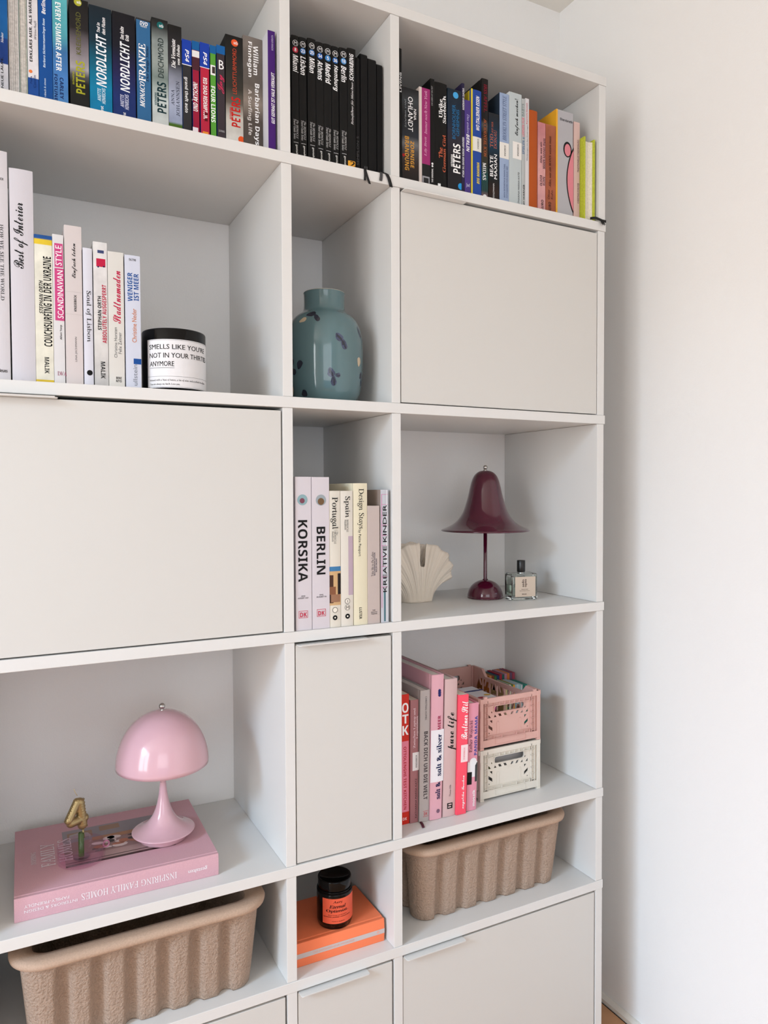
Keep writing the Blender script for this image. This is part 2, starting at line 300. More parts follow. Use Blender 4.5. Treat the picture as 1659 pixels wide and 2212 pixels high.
('H1', 0.0291, 0.022, 0.0132, 0.2159, 0.14, 'h', (22, 22, 22), None, 0, 'slim black travel guide with the white word Miami and a red disc', [('Miami', 'o', (255, 255, 255), 0.0019, 0.0121, 0.1522, 0.1825, 'down'), ('The MONOCLE', 'i', (190, 190, 190), 0.0076, 0.0116, 0.0374, 0.0696, 'down'), ('Travel Guide Series', 'i', (190, 190, 190), 0.0026, 0.0068, 0.0357, 0.0704, 'down'), ('gestalten', 'nb', (215, 215, 210), 0.0056, 0.0104, 0.003, 0.0266, 'down'), ('8', 'h', (255, 255, 255), 0.005, 0.0084, 0.1879, 0.1937, 'h'), ('M', 'n', (220, 220, 220), 0.0043, 0.0093, 0.1999, 0.2051, 'h')], [((200, 200, 200), 0.0027, 0.0114, 0.0302, 0.0309)], [((175, 45, 65), 0.0067, 0.1908, 0.0052), ((215, 215, 215), 0.0068, 0.2025, 0.0052), ((22, 22, 22), 0.0068, 0.2025, 0.0045)]),
('H1', 0.0429, 0.022, 0.0139, 0.2162, 0.14, 'h', (22, 22, 22), None, 0, 'slim black travel guide with the white word Lisbon and a blue number 23 disc', [('Lisbon', 'o', (255, 255, 255), 0.0022, 0.0126, 0.1506, 0.183, 'down'), ('The MONOCLE', 'i', (190, 190, 190), 0.008, 0.012, 0.0379, 0.0702, 'down'), ('Travel Guide Series', 'i', (190, 190, 190), 0.0029, 0.0072, 0.0361, 0.071, 'down'), ('gestalten', 'nb', (215, 215, 210), 0.006, 0.0109, 0.0033, 0.0271, 'down'), ('23', 'h', (255, 255, 255), 0.0037, 0.0105, 0.1892, 0.1949, 'h'), ('M', 'n', (220, 220, 220), 0.0046, 0.0097, 0.2012, 0.2064, 'h')], [((200, 200, 200), 0.003, 0.0119, 0.0306, 0.0313)], [((70, 120, 180), 0.0071, 0.192, 0.0052), ((215, 215, 215), 0.0071, 0.2038, 0.0053), ((22, 22, 22), 0.0071, 0.2038, 0.0046)]),
('H1', 0.059, 0.022, 0.0156, 0.219, 0.14, 'h', (22, 22, 22), None, 0, 'slim black travel guide with the white word Milan and a blue number 25 disc', [('Milan', 'o', (255, 255, 255), 0.003, 0.0135, 0.1583, 0.1856, 'down'), ('The MONOCLE', 'i', (190, 190, 190), 0.0089, 0.013, 0.0389, 0.0714, 'down'), ('Travel Guide Series', 'i', (190, 190, 190), 0.0038, 0.0081, 0.0372, 0.0723, 'down'), ('gestalten', 'nb', (215, 215, 210), 0.0069, 0.0119, 0.0041, 0.028, 'down'), ('25', 'h', (255, 255, 255), 0.0045, 0.0114, 0.1911, 0.1969, 'h'), ('M', 'n', (220, 220, 220), 0.0054, 0.0106, 0.2032, 0.2085, 'h')], [((200, 200, 200), 0.0039, 0.0128, 0.0316, 0.0323)], [((70, 120, 180), 0.0079, 0.194, 0.0053), ((215, 215, 215), 0.008, 0.2059, 0.0053), ((22, 22, 22), 0.008, 0.2059, 0.0046)]),
('H1', 0.0751, 0.022, 0.0147, 0.217, 0.14, 'h', (22, 22, 22), None, 0, 'slim black travel guide with the white word Athens and a blue number 34 disc', [('Athens', 'o', (255, 255, 255), 0.0025, 0.0131, 0.1497, 0.1845, 'down'), ('The MONOCLE', 'i', (190, 190, 190), 0.0086, 0.0127, 0.0363, 0.069, 'down'), ('Travel Guide Series', 'i', (190, 190, 190), 0.0033, 0.0077, 0.0346, 0.0699, 'down'), ('gestalten', 'nb', (215, 215, 210), 0.0066, 0.0115, 0.0013, 0.0254, 'down'), ('34', 'h', (255, 255, 255), 0.004, 0.011, 0.1894, 0.1952, 'h'), ('M', 'n', (220, 220, 220), 0.0049, 0.0102, 0.2016, 0.2069, 'h')], [((200, 200, 200), 0.0035, 0.0125, 0.029, 0.0297)], [((35, 90, 165), 0.0075, 0.1923, 0.0053), ((215, 215, 215), 0.0075, 0.2042, 0.0054), ((22, 22, 22), 0.0075, 0.2042, 0.0047)]),
('H1', 0.0903, 0.022, 0.0145, 0.2177, 0.14, 'h', (22, 22, 22), None, 0, 'slim black travel guide with the white word Madrid and a blue number 5 disc', [('Madrid', 'o', (255, 255, 255), 0.0023, 0.0131, 0.1475, 0.1838, 'down'), ('The MONOCLE', 'i', (190, 190, 190), 0.0085, 0.0126, 0.0355, 0.0684, 'down'), ('Travel Guide Series', 'i', (190, 190, 190), 0.0032, 0.0076, 0.0338, 0.0693, 'down'), ('gestalten', 'nb', (215, 215, 210), 0.0065, 0.0115, 0.0004, 0.0245, 'down'), ('5', 'h', (255, 255, 255), 0.0056, 0.0091, 0.1894, 0.1953, 'h'), ('M', 'n', (220, 220, 220), 0.0048, 0.0101, 0.2017, 0.207, 'h')], [((200, 200, 200), 0.0034, 0.0125, 0.0282, 0.0288)], [((60, 125, 185), 0.0074, 0.1924, 0.0054), ((215, 215, 215), 0.0074, 0.2043, 0.0055), ((22, 22, 22), 0.0074, 0.2043, 0.0047)]),
('H1', 0.1055, 0.022, 0.0134, 0.2178, 0.14, 'h', (22, 22, 22), None, 0, 'slim black travel guide with the white word Hamburg and a blue number 36 disc', [('Hamburg', 'o', (255, 255, 255), 0.0018, 0.0126, 0.1384, 0.184, 'down'), ('The MONOCLE', 'i', (190, 190, 190), 0.0081, 0.0122, 0.0346, 0.0677, 'down'), ('Travel Guide Series', 'i', (190, 190, 190), 0.0027, 0.0072, 0.0329, 0.0685, 'down'), ('gestalten', 'nb', (215, 215, 210), 0.006, 0.0111, -0.0007, 0.0236, 'down'), ('36', 'h', (255, 255, 255), 0.0033, 0.0104, 0.1893, 0.1952, 'h'), ('M', 'n', (220, 220, 220), 0.0043, 0.0096, 0.2016, 0.207, 'h')], [((200, 200, 200), 0.0029, 0.0121, 0.0272, 0.0279)], [((35, 95, 165), 0.0069, 0.1923, 0.0054), ((215, 215, 215), 0.0069, 0.2043, 0.0055), ((22, 22, 22), 0.0069, 0.2043, 0.0048)]),
('H1', 0.1205, 0.022, 0.0159, 0.2194, 0.14, 'h', (22, 22, 22), None, 0, 'slim black travel guide with the white word Berlin and a blue number 18 disc', [('Berlin', 'o', (255, 255, 255), 0.003, 0.0139, 0.158, 0.1869, 'down'), ('The MONOCLE', 'i', (190, 190, 190), 0.0093, 0.0136, 0.037, 0.0702, 'down'), ('Travel Guide Series', 'i', (190, 190, 190), 0.0039, 0.0084, 0.0352, 0.0711, 'down'), ('gestalten', 'nb', (215, 215, 210), 0.0073, 0.0124, 0.0014, 0.0259, 'down'), ('18', 'h', (255, 255, 255), 0.0045, 0.0117, 0.1925, 0.1985, 'h'), ('M', 'n', (220, 220, 220), 0.0054, 0.0108, 0.2049, 0.2103, 'h')], [((200, 200, 200), 0.0041, 0.0134, 0.0295, 0.0302)], [((75, 140, 200), 0.0081, 0.1955, 0.0055), ((215, 215, 215), 0.0081, 0.2076, 0.0056), ((22, 22, 22), 0.0081, 0.2076, 0.0048)]),
('H1', 0.1369, 0.022, 0.0161, 0.2231, 0.14, 'h', (24, 23, 23), None, 0, 'black guide with white slanted capitals and a yellow foot, beside the black notebooks', [('SCHWABING', 'o', (255, 255, 255), 0.0033, 0.0114, 0.1646, 0.2132, 'up'), ('Reiseführer für Münchner', 'i', (225, 225, 225), 0.006, 0.0118, 0.0859, 0.1626, 'up'), ('2', 'j', (18, 18, 18), 0.0046, 0.0138, 0.0111, 0.0196, 'h')], [((225, 160, 50), 0, 0.0145, 0.0059, 0.0202)], []),
('H1', 0.1553, 0.026, 0.0083, 0.2153, 0.13, 'n', (20, 20, 20), None, 0, 'thinnest black notebook with faint grey lettering, right of the guides', [('SEMPLON 5', 'n', (70, 70, 70), 0.0005, 0.0051, 0.0171, 0.0693, 'up')], [], []),
('H1', 0.1639, 0.024, 0.0142, 0.2231, 0.13, 'n', (20, 20, 20), None, 0, 'black notebook, tallest of the plain black notebooks', [], [], []),
('H1', 0.1789, 0.024, 0.0174, 0.2185, 0.13, 'n', (20, 20, 20), None, 0, 'black notebook with a grey striped ribbon, second from the divider', [], [], []),
('H1', 0.1981, 0.026, 0.0123, 0.2141, 0.13, 'n', (20, 20, 20), None, 0, 'lowest black notebook with rounded corners and a wide black ribbon', [], [], []),
('H1', 0.2392, 0.018, 0.0077, 0.2481, 0.2, 'h', (20, 20, 20), None, 0, 'tall thin black book half hidden by the divider, top right cell', [('LIVING', 'h', (225, 225, 225), 0.0031, 0.007, 0.1672, 0.2035, 'up')], [], []),
('H1', 0.2473, 0.018, 0.0359, 0.1791, 0.125, 'p', [(0, (25, 22, 22)), (0.2, (45, 35, 32)), (0.35, (70, 68, 70)), (0.42, (110, 110, 112)), (0.5, (40, 45, 52)), (0.7, (22, 24, 28)), (0.88, (60, 64, 68)), (1, (22, 22, 24))], None, 0, 'black storm thriller with white and gold capitals', [('OHLANDT', 'm', (255, 255, 255), 0.0127, 0.0232, 0.0987, 0.1632, 'down'), ('NINA', 'm', (255, 255, 255), 0.0252, 0.0308, 0.1218, 0.1423, 'down'), ('JAN F. WIELPÜTZ', 'n', (150, 155, 160), 0.0049, 0.0094, 0.1041, 0.1564, 'down'), ('ZORNIGE', 'h', (205, 150, 60), 0.0177, 0.0258, 0.0309, 0.0808, 'down'), ('BRANDUNG', 'h', (205, 150, 60), 0.0056, 0.0148, 0.0244, 0.0878, 'down')], [], [((165, 35, 35), 0.0031, 0.0515, 0.003)]),
('H1', 0.2842, 0.018, 0.0247, 0.1875, 0.12, 'p', (205, 192, 185), (205, 192, 185), 0, 'magenta book with pale handwriting and a scalloped black foot', [('Lily Brett', 'i', (225, 170, 200), 0.0114, 0.0177, 0.0593, 0.0958, 'up'), ('Immer noch New York', 'i', (225, 170, 200), 0.0116, 0.0178, 0.1011, 0.1832, 'up')], [((150, 45, 105), 0.0055, 0.0247, 0.0438, 0.1875), ((30, 30, 32), 0.0063, 0.0246, 0.0044, 0.0438), ((150, 150, 155), 0.0072, 0.0234, 0.0087, 0.0209), ((40, 40, 42), 0.0099, 0.0209, 0.0087, 0.018)], []),
('H1', 0.3095, 0.018, 0.0095, 0.2096, 0.17, 'p', (18, 18, 20), None, 0, 'narrow black booklet with small white lettering, right of the magenta book', [('DAS LEBEN IST EIN FEST', 'n', (150, 150, 150), 0.0019, 0.0053, 0.1584, 0.1956, 'up'), ('THE ORIGINAL', 'h', (225, 225, 225), 0.0024, 0.0058, 0.0121, 0.0387, 'up')], [], [((230, 230, 230), 0.0043, 0.0478, 0.0022), ((230, 230, 230), 0.0043, 0.0431, 0.0019)]),
('H1', 0.3196, 0.018, 0.0283, 0.2069, 0.14, 'h', (18, 18, 18), None, 0, 'black hardback with white and orange blackletter title and rounded spine', [('Ulrike', 's', (255, 255, 255), 0.0088, 0.0173, 0.1397, 0.1753, 'up'), ('Sterblich', 's', (255, 255, 255), 0.0177, 0.0256, 0.1315, 0.1846, 'up'), ('The', 's', (190, 95, 65), 0.0083, 0.0175, 0.0631, 0.0829, 'up'), ('German Girl', 's', (190, 95, 65), 0.0175, 0.025, 0.0373, 0.1086, 'up')], [((235, 235, 235), 0.0068, 0.0129, 0.0064, 0.0132)], []),
('H1', 0.3489, 0.018, 0.0323, 0.2019, 0.13, 'p', [(0, (22, 22, 26)), (0.35, (30, 28, 34)), (0.5, (40, 36, 48)), (0.7, (22, 38, 58)), (1, (20, 34, 46))], None, 0, 'dark blue thriller with a light blue disc and blue capitals', [('BORNHOLMER', 'n', (40, 110, 160), 0.0102, 0.0179, 0.1059, 0.172, 'up'), ('GEHEIMNIS', 'n', (40, 110, 160), 0.0197, 0.0267, 0.113, 0.1644, 'up'), ('PETERS', 'h', (255, 255, 255), 0.0122, 0.0293, 0.0408, 0.0974, 'up'), ('KATHARINA', 'h', (255, 255, 255), 0.0073, 0.0119, 0.0517, 0.0753, 'up')], [], [((70, 160, 215), 0.0185, 0.191, 0.0063), ((40, 150, 215), 0.0303, 0.0165, 0.0064)]),
('H1', 0.3818, 0.018, 0.0066, 0.219, 0.16, 'h', (38, 32, 62), None, 0, 'very thin dark violet book with tiny white capitals along its whole spine', [('VASHTI HARRISON', 'h', (225, 225, 230), 0.0017, 0.0063, 0.1676, 0.2101, 'down'), ('VISIONARY WOMEN AROUND THE WORLD', 'h', (225, 225, 230), 0.0012, 0.0058, 0.036, 0.1147, 'down')], [], []),
('H1', 0.389, 0.018, 0.0141, 0.1885, 0.12, 'p', (72, 55, 125), None, 0, 'short violet paperback with pale title in two styles', [('Das andere', 'i', (190, 185, 220), 0.0049, 0.0106, 0.1231, 0.1614, 'down'), ('BERLIN', 'o', (255, 255, 255), 0.0036, 0.0106, 0.0883, 0.1222, 'down'), ('Jud', 'n', (200, 200, 220), 0.003, 0.0111, 0.0174, 0.0263, 'h')], [], []),
('H1', 0.4042, 0.018, 0.0251, 0.2139, 0.16, 'h', (35, 70, 150), (215, 195, 50), 0, 'cobalt blue book with yellow covers and a white band', [('WO ITALIENER ESSEN', 'o', (255, 255, 255), 0.0113, 0.0198, 0.1353, 0.2023, 'up'), ('BIG MAMMA', 'o', (225, 205, 60), 0.0131, 0.0198, 0.0298, 0.0719, 'up'), ('KNESEBECK', 'n', (60, 60, 60), 0.0144, 0.018, 0.0986, 0.1187, 'up')], [((222, 220, 212), 0.0, 0.0251, 0.0934, 0.1216)], []),
('H1', 0.43, 0.018, 0.0156, 0.2412, 0.2, 'h', [(0, (150, 110, 115)), (0.08, (30, 60, 58)), (0.2, (25, 70, 68)), (0.3, (45, 45, 35)), (0.5, (60, 45, 38)), (0.55, (20, 22, 22)), (0.62, (70, 75, 75)), (0.66, (22, 20, 20)), (1, (18, 18, 18))], None, 0, 'tall black book with red lettering and a green feather pattern below', [('IRIS APFEL', 's', (125, 20, 40), 0.0043, 0.0123, 0.1748, 0.2298, 'down'), ('ACCIDENTAL ICON', 's', (165, 90, 50), 0.0039, 0.0111, 0.0868, 0.1612, 'down'), ('MIDAS', 's', (225, 225, 225), 0.0019, 0.0096, 0.0401, 0.0742, 'down')], [], [((225, 225, 225), 0.0069, 0.0071, 0.0047)]),
('H1', 0.4465, 0.018, 0.0254, 0.1776, 0.12, 'p', [(0, (18, 14, 14)), (0.12, (40, 22, 15)), (0.25, (14, 16, 18)), (0.5, (15, 25, 35)), (0.7, (10, 60, 85)), (0.85, (15, 38, 55)), (1, (25, 28, 32))], None, 0, 'low dark teal thriller with copper and white capitals', [('TOD', 'e', (185, 100, 75), 0.0029, 0.0107, 0.109, 0.1356, 'up'), ('AUF DER', 'e', (185, 100, 75), 0.0066, 0.0107, 0.1372, 0.16, 'up'), ('DONAU', 'e', (185, 100, 75), 0.0125, 0.0196, 0.108, 0.1444, 'up'), ('BEATE', 'm', (255, 255, 255), 0.0029, 0.0107, 0.0512, 0.0921, 'up'), ('MAXIAN', 'm', (255, 255, 255), 0.0131, 0.0204, 0.0471, 0.0964, 'up'), ('GOLDMANN', 'n', (220, 220, 220), 0.01, 0.0137, 0.0087, 0.0374, 'up')], [], []),
('H1', 0.4734, 0.018, 0.0234, 0.2237, 0.17, 'p', (150, 168, 198), (35, 48, 62), 0, 'light blue book with thin capitals and a white band', [('BROOKLYN STREET STYLE', 'i', (75, 90, 125), 0.0073, 0.0168, 0.1292, 0.2185, 'up'), ('KNESEBECK', 'h', (18, 18, 18), 0.0114, 0.0151, 0.0982, 0.1197, 'up'), ('ANYA SACKAROW & SHAWN DAHL', 'n', (75, 90, 125), 0.0102, 0.014, 0.0141, 0.0822, 'up'), ('FOTOGRAFIEN VON SIOUX NESI', 'n', (75, 90, 125), 0.0166, 0.0204, 0.0149, 0.0783, 'up')], [((225, 222, 215), 0.0, 0.0234, 0.0929, 0.1248)], []),
('H1', 0.4977, 0.018, 0.0315, 0.2315, 0.17, 'p', (198, 208, 210), (220, 225, 228), 0, 'pale mint book with black handwriting and a white band', [('Einfach machen!', 'c', (18, 18, 18), 0.0135, 0.0253, 0.1464, 0.2196, 'up'), ('KNESEBECK', 'h', (18, 18, 18), 0.0202, 0.024, 0.1051, 0.129, 'up'), ('KATHARINA MARISA KATZ', 'n', (60, 60, 65), 0.0222, 0.026, 0.0022, 0.0725, 'up')], [((228, 225, 220), 0.0087, 0.0315, 0.0985, 0.1328)], []),
('H1', 0.53, 0.018, 0.0081, 0.2249, 0.15, 'p', (190, 195, 195), None, 0, 'narrow grey picture book with pink and blue capitals', [('SPIELEN &', 'h', (70, 100, 140), 0.001, 0.0066, 0.112, 0.1468, 'up'), ('LERNEN FÜR', 'h', (205, 110, 125), 0.0002, 0.0062, 0.1481, 0.1865, 'up'), ('BABYS', 'h', (120, 135, 135), -0.0003, 0.0054, 0.1886, 0.2145, 'up'), ('JENNY WARNER', 'm', (18, 18, 18), 0.0027, 0.0087, -0.0058, 0.05, 'up')], [], []),
('H1', 0.5388, 0.018, 0.0097, 0.2278, 0.15, 'p', (222, 220, 222), None, 0, 'narrow white booklet with tiny red and grey writing', [('Bayerische Rauszeit', 'h', (175, 30, 60), 0.0022, 0.006, 0.1752, 0.2184, 'up'), ('Wanderungen mit dem Kinderwagen', 'n', (80, 80, 80), 0.0031, 0.0065, 0.0999, 0.1738, 'up')], [], []),
('H1', 0.5493, 0.018, 0.0216, 0.2074, 0.14, 'h', (172, 80, 28), None, 0, 'plain rust orange hardback without any title', [], [], []),
('H1', 0.5723, 0.018, 0.0198, 0.1874, 0.12, 'p', [(0, (205, 150, 150)), (0.5, (215, 160, 158)), (1, (190, 120, 125))], None, 0, 'mottled pink paperback with black lettering in two lines', [('Alles, was ein', 'h', (60, 25, 35), 0.0047, 0.0111, 0.1031, 0.1464, 'up'), ('MANN können muss', 'h', (60, 25, 35), 0.0121, 0.019, 0.0931, 0.1559, 'up'), ('OLIVER', 'h', (60, 25, 35), 0.0049, 0.0111, 0.0559, 0.0785, 'up'), ('KUHN', 'h', (60, 25, 35), 0.0126, 0.0188, 0.0581, 0.076, 'up'), ('AURO', 'h', (18, 18, 18), 0.0081, 0.0147, 0.004, 0.0274, 'up')], [], []),
('H1', 0.5929, 0.018, 0.027, 0.1879, 0.12, 'p', [(0, (150, 82, 55)), (0.3, (165, 92, 62)), (0.6, (150, 80, 52)), (1, (165, 95, 65))], (150, 60, 50), 0, 'brown wood-grain paperback beside the pink mottled one', [('Alles, was ein MANN wissen muss', 'j', (70, 28, 22), 0.0079, 0.0149, 0.0574, 0.1636, 'up'), ('Oliver', 'n', (70, 28, 22), 0.0053, 0.0108, 0.0316, 0.0522, 'up'), ('Kuhn', 'n', (70, 28, 22), 0.0136, 0.0191, 0.0335, 0.0517, 'up'), ('AURO', 'h', (40, 15, 15), 0.0074, 0.0144, 0.0059, 0.0265, 'up')], [], []),
('H1', 0.6208, 0.018, 0.048, 0.2252, 0.2, 'b', (188, 186, 190), (225, 165, 40), 0, 'wide grey ring binder with yellow inner edge and half of a pink shape', [('Elternbriefe', 'h', (18, 18, 18), 0.0104, 0.0445, 0.2036, 0.2093, 'h')], [], []),
('H1', 0.6702, 0.018, 0.0164, 0.2103, 0.15, 'p', (222, 190, 182), None, 0, 'thin pale pink booklet beside the grey binder', [('TRADITIONELLES TAEKWON-DO', 'n', (60, 35, 35), 0.0094, 0.0139, 0.1037, 0.1729, 'up'), ('CHRISTIAN FORSTER', 'n', (60, 35, 35), 0.0097, 0.0142, 0.037, 0.0808, 'up')], [], []),
('H2', -0.4438, 0.02, 0.0257, 0.3375, 0.27, 'h', (222, 218, 222), None, 0, 'tallest white coffee table book at the left edge of the picture', [('HOW WE SEE THE WORLD', 'e', (18, 18, 18), 0.0144, 0.0191, 0.1188, 0.2299, 'down'), ('teNeues', 'h', (18, 18, 18), 0.0056, 0.0213, 0.0128, 0.0178, 'h'), ('KNESEBECK', 'h', (18, 18, 18), 0.0051, 0.0205, 0.2948, 0.2981, 'h')], [], []),
('H2', -0.416, 0.02, 0.0318, 0.3157, 0.26, 'h', (218, 214, 220), None, 0, 'tall grey white coffee table book with black handwriting on its spine', [('Best of Interior', 'c', (18, 18, 18), 0.0045, 0.0236, 0.1687, 0.2656, 'up')], [], []),
('H2', -0.3839, 0.02, 0.0246, 0.2232, 0.13, 'p', [(0, (215, 185, 50)), (0.024, (215, 185, 50)), (0.025, (226, 222, 205)), (0.935, (228, 226, 210)), (0.936, (225, 195, 50)), (0.972, (225, 195, 50)), (0.973, (30, 80, 145)), (1, (30, 80, 145))], None, 0, 'cream paperback with blue and yellow stripes at its top', [('STEPHAN ORTH', 'o', (18, 18, 18), 0.0056, 0.0111, 0.1048, 0.1547, 'up'), ('COUCHSURFING IN DER UKRAINE', 'h', (18, 18, 18), 0.0116, 0.0229, 0.0562, 0.1915, 'up'), ('MALIK', 'h', (40, 40, 40), 0.0117, 0.0181, 0.0152, 0.0398, 'down')], [], []),
('H2', -0.3589, 0.02, 0.0154, 0.2272, 0.15, 'p', (228, 226, 226), None, 0, 'white paperback with a long raspberry pink label', [('STYLE', 'm', (255, 255, 255), 0.004, 0.0127, 0.1805, 0.2105, 'up'), ('SCANDINAVIAN', 'm', (255, 255, 255), 0.0059, 0.0142, 0.1006, 0.1732, 'up'), ('Allan Torp', 'h', (18, 18, 18), 0.0086, 0.0122, 0.0683, 0.0904, 'up'), ('DVA', 'e', (150, 40, 85), 0.0045, 0.0172, 0.0134, 0.0196, 'h')], [((195, 70, 125), 0.0027, 0.0144, 0.1778, 0.2137), ((195, 70, 125), 0.0025, 0.0154, 0.097, 0.1761)], []),
('H2', -0.3423, 0.02, 0.0246, 0.2438, 0.17, 'p', (222, 212, 210), None, 0, 'tall blush paperback with thin handwriting and two fine lines', [('Einfach leben', 'c', (18, 18, 18), 0.0101, 0.0178, 0.1643, 0.2168, 'up'), ('KNESEBECK', 'h', (18, 18, 18), 0.0126, 0.0161, 0.1134, 0.1384, 'up'), ('LINA JACHMANN', 'n', (110, 105, 105), 0.0131, 0.0165, 0.0364, 0.0744, 'up')], [((195, 185, 183), 0.0, 0.0246, 0.1426, 0.1433), ((195, 185, 183), 0.0, 0.0246, 0.1083, 0.109)], []),
('H2', -0.3163, 0.02, 0.0135, 0.2131, 0.15, 'h', (226, 226, 236), None, 0, 'narrow white book with black serif title and a black leaf at its foot', [('Soul of Lisbon', 'e', (18, 18, 18), 0.0029, 0.0111, 0.0684, 0.1469, 'down')], [], [((18, 18, 18), 0.0078, 0.0207, 0.0042)]),
('H2', -0.3013, 0.02, 0.0204, 0.2249, 0.13, 'p', [(0, (190, 188, 186)), (0.3, (215, 212, 208)), (0.6, (222, 218, 216)), (1, (222, 220, 218))], None, 0, 'grey white paperback with a red bus and crimson capitals', [('STEPHAN ORTH', 'h', (18, 18, 18), 0.0056, 0.0109, 0.0883, 0.1408, 'up'), ('ABSOLUTELY AUSGESPERRT', 'h', (180, 20, 60), 0.0122, 0.0184, 0.0685, 0.1593, 'up'), ('MALIK', 'h', (40, 40, 40), 0.009, 0.0155, 0.0129, 0.0392, 'down')], [((185, 30, 65), 0.0045, 0.0178, 0.1867, 0.1993), ((60, 70, 110), 0.0064, 0.0157, 0.2077, 0.2124)], [((30, 40, 80), 0.0071, 0.1863, 0.0013), ((30, 40, 80), 0.0154, 0.1875, 0.0013)]),
('H2', -0.2802, 0.02, 0.0237, 0.2131, 0.13, 'p', (228, 225, 218), None, 0, 'ivory paperback with crimson handwritten title', [('Stadtnomaden', 'c', (185, 10, 65), 0.007, 0.0188, 0.1015, 0.1837, 'up'), ('Christina Horsten', 'n', (110, 110, 110), 0.0081, 0.0126, 0.0471, 0.0949, 'up'), ('Felix Zeltner', 'n', (110, 110, 110), 0.0145, 0.0192, 0.0539, 0.0876, 'up'), ('BENE', 'h', (18, 18, 18), 0.0104, 0.0185, 0.0134, 0.0174, 'h'), ('NTO', 'h', (18, 18, 18), 0.0103, 0.0185, 0.0088, 0.0124, 'h')], [], []),
('H2', -0.2548, 0.02, 0.0236, 0.2114, 0.13, 'p', (218, 222, 236), None, 0, 'pale blue white paperback with blue capitals, right end of the book row', [('WENIGER', 'h', (20, 75, 145), 0.0039, 0.0114, 0.1384, 0.1838, 'up'), ('IST MEER', 'h', (20, 75, 145), 0.0133, 0.0209, 0.1402, 0.1829, 'up'), ('Christine Neder', 'n', (200, 120, 70), 0.0099, 0.0169, 0.0737, 0.1273, 'up'), ('ullstein', 'n', (130, 135, 145), 0.0107, 0.0172, 0.0054, 0.0385, 'up'), ('06798', 'n', (90, 90, 95), 0.0065, 0.0171, 0.2023, 0.2062, 'h')], [((25, 75, 145), 0.0118, 0.0236, 0.0393, 0.0481)], []),
('H3', 0.0235, 0.005, 0.0299, 0.2724, 0.13, 'p', (222, 215, 220), None, 0, 'pale grey travel guide with big black KORSIKA lettering', [('KORSIKA', 'h', (18, 18, 18), 0.0044, 0.0221, 0.0865, 0.1959, 'down'), ('EINE', 'n', (18, 18, 18), 0.0099, 0.0172, 0.0601, 0.0621, 'h'), ('AUSZEIT AUF', 'n', (18, 18, 18), 0.0034, 0.0231, 0.0563, 0.0588, 'h'), ('DK', 'h', (190, 40, 70), 0.0072, 0.0201, 0.0238, 0.032, 'h')], [((190, 40, 70), 0.0049, 0.0219, 0.034, 0.0348), ((190, 40, 70), 0.0048, 0.0218, 0.0219, 0.0227), ((190, 40, 70), 0.0049, 0.0056, 0.0219, 0.0348), ((190, 40, 70), 0.0213, 0.022, 0.0219, 0.0348)], [((135, 165, 170), 0.0131, 0.2317, 0.0096), ((120, 70, 85), 0.0126, 0.2301, 0.0047)]),
('H3', 0.0544, 0.005, 0.0335, 0.2721, 0.13, 'p', (222, 215, 220), None, 0, 'pale grey travel guide with big black BERLIN lettering', [('BERLIN', 'h', (18, 18, 18), 0.0087, 0.0253, 0.0976, 0.1832, 'down'), ('EINE', 'n', (18, 18, 18), 0.0137, 0.0209, 0.0602, 0.0622, 'h'), ('AUSZEIT IN', 'n', (18, 18, 18), 0.0077, 0.0269, 0.0563, 0.0588, 'h'), ('DK', 'h', (190, 40, 70), 0.0108, 0.0234, 0.0242, 0.0321, 'h')], [((190, 40, 70), 0.0088, 0.0255, 0.0345, 0.0353), ((190, 40, 70), 0.0087, 0.0255, 0.0222, 0.023), ((190, 40, 70), 0.0086, 0.0093, 0.0222, 0.0353), ((190, 40, 70), 0.0249, 0.0257, 0.0222, 0.0353)], [((150, 160, 165), 0.0174, 0.2309, 0.0099), ((110, 85, 60), 0.0174, 0.2284, 0.0063)]),
('H3', 0.0882, 0.005, 0.0218, 0.2475, 0.16, 'h', (232, 226, 212), None, 0, 'cream travel book with a beach photograph low on its spine', [('Portugal', 'e', (18, 18, 18), 0.0019, 0.0167, 0.1782, 0.2361, 'down'), ('MONOCLE', 'e', (60, 60, 60), 0.0088, 0.0126, 0.1515, 0.1742, 'down'), ('Handbook', 'e', (60, 60, 60), 0.0047, 0.008, 0.1555, 0.1744, 'down'), ('The', 'e', (60, 60, 60), 0.0135, 0.0163, 0.1671, 0.1741, 'down')], [((200, 165, 120), 0.0, 0.0218, 0.0401, 0.1104), ((65, 120, 165), 0.0, 0.0218, 0.102, 0.1104), ((70, 45, 35), 0, 0.0071, 0.0443, 0.095), ((35, 28, 28), 0.0156, 0.0218, 0.0598, 0.0978), ((130, 85, 60), 0, 0.0117, 0.0598, 0.0739), ((150, 110, 85), 0.0025, 0.0205, 0.0457, 0.0598), ((80, 80, 80), 0.0089, 0.0162, 0.1761, 0.1766)], [((18, 18, 18), 0.0099, 0.0316, 0.0051), ((232, 226, 212), 0.0099, 0.0316, 0.0043), ((18, 18, 18), 0.0099, 0.0176, 0.0045), ((232, 226, 212), 0.0099, 0.0176, 0.0015)]),
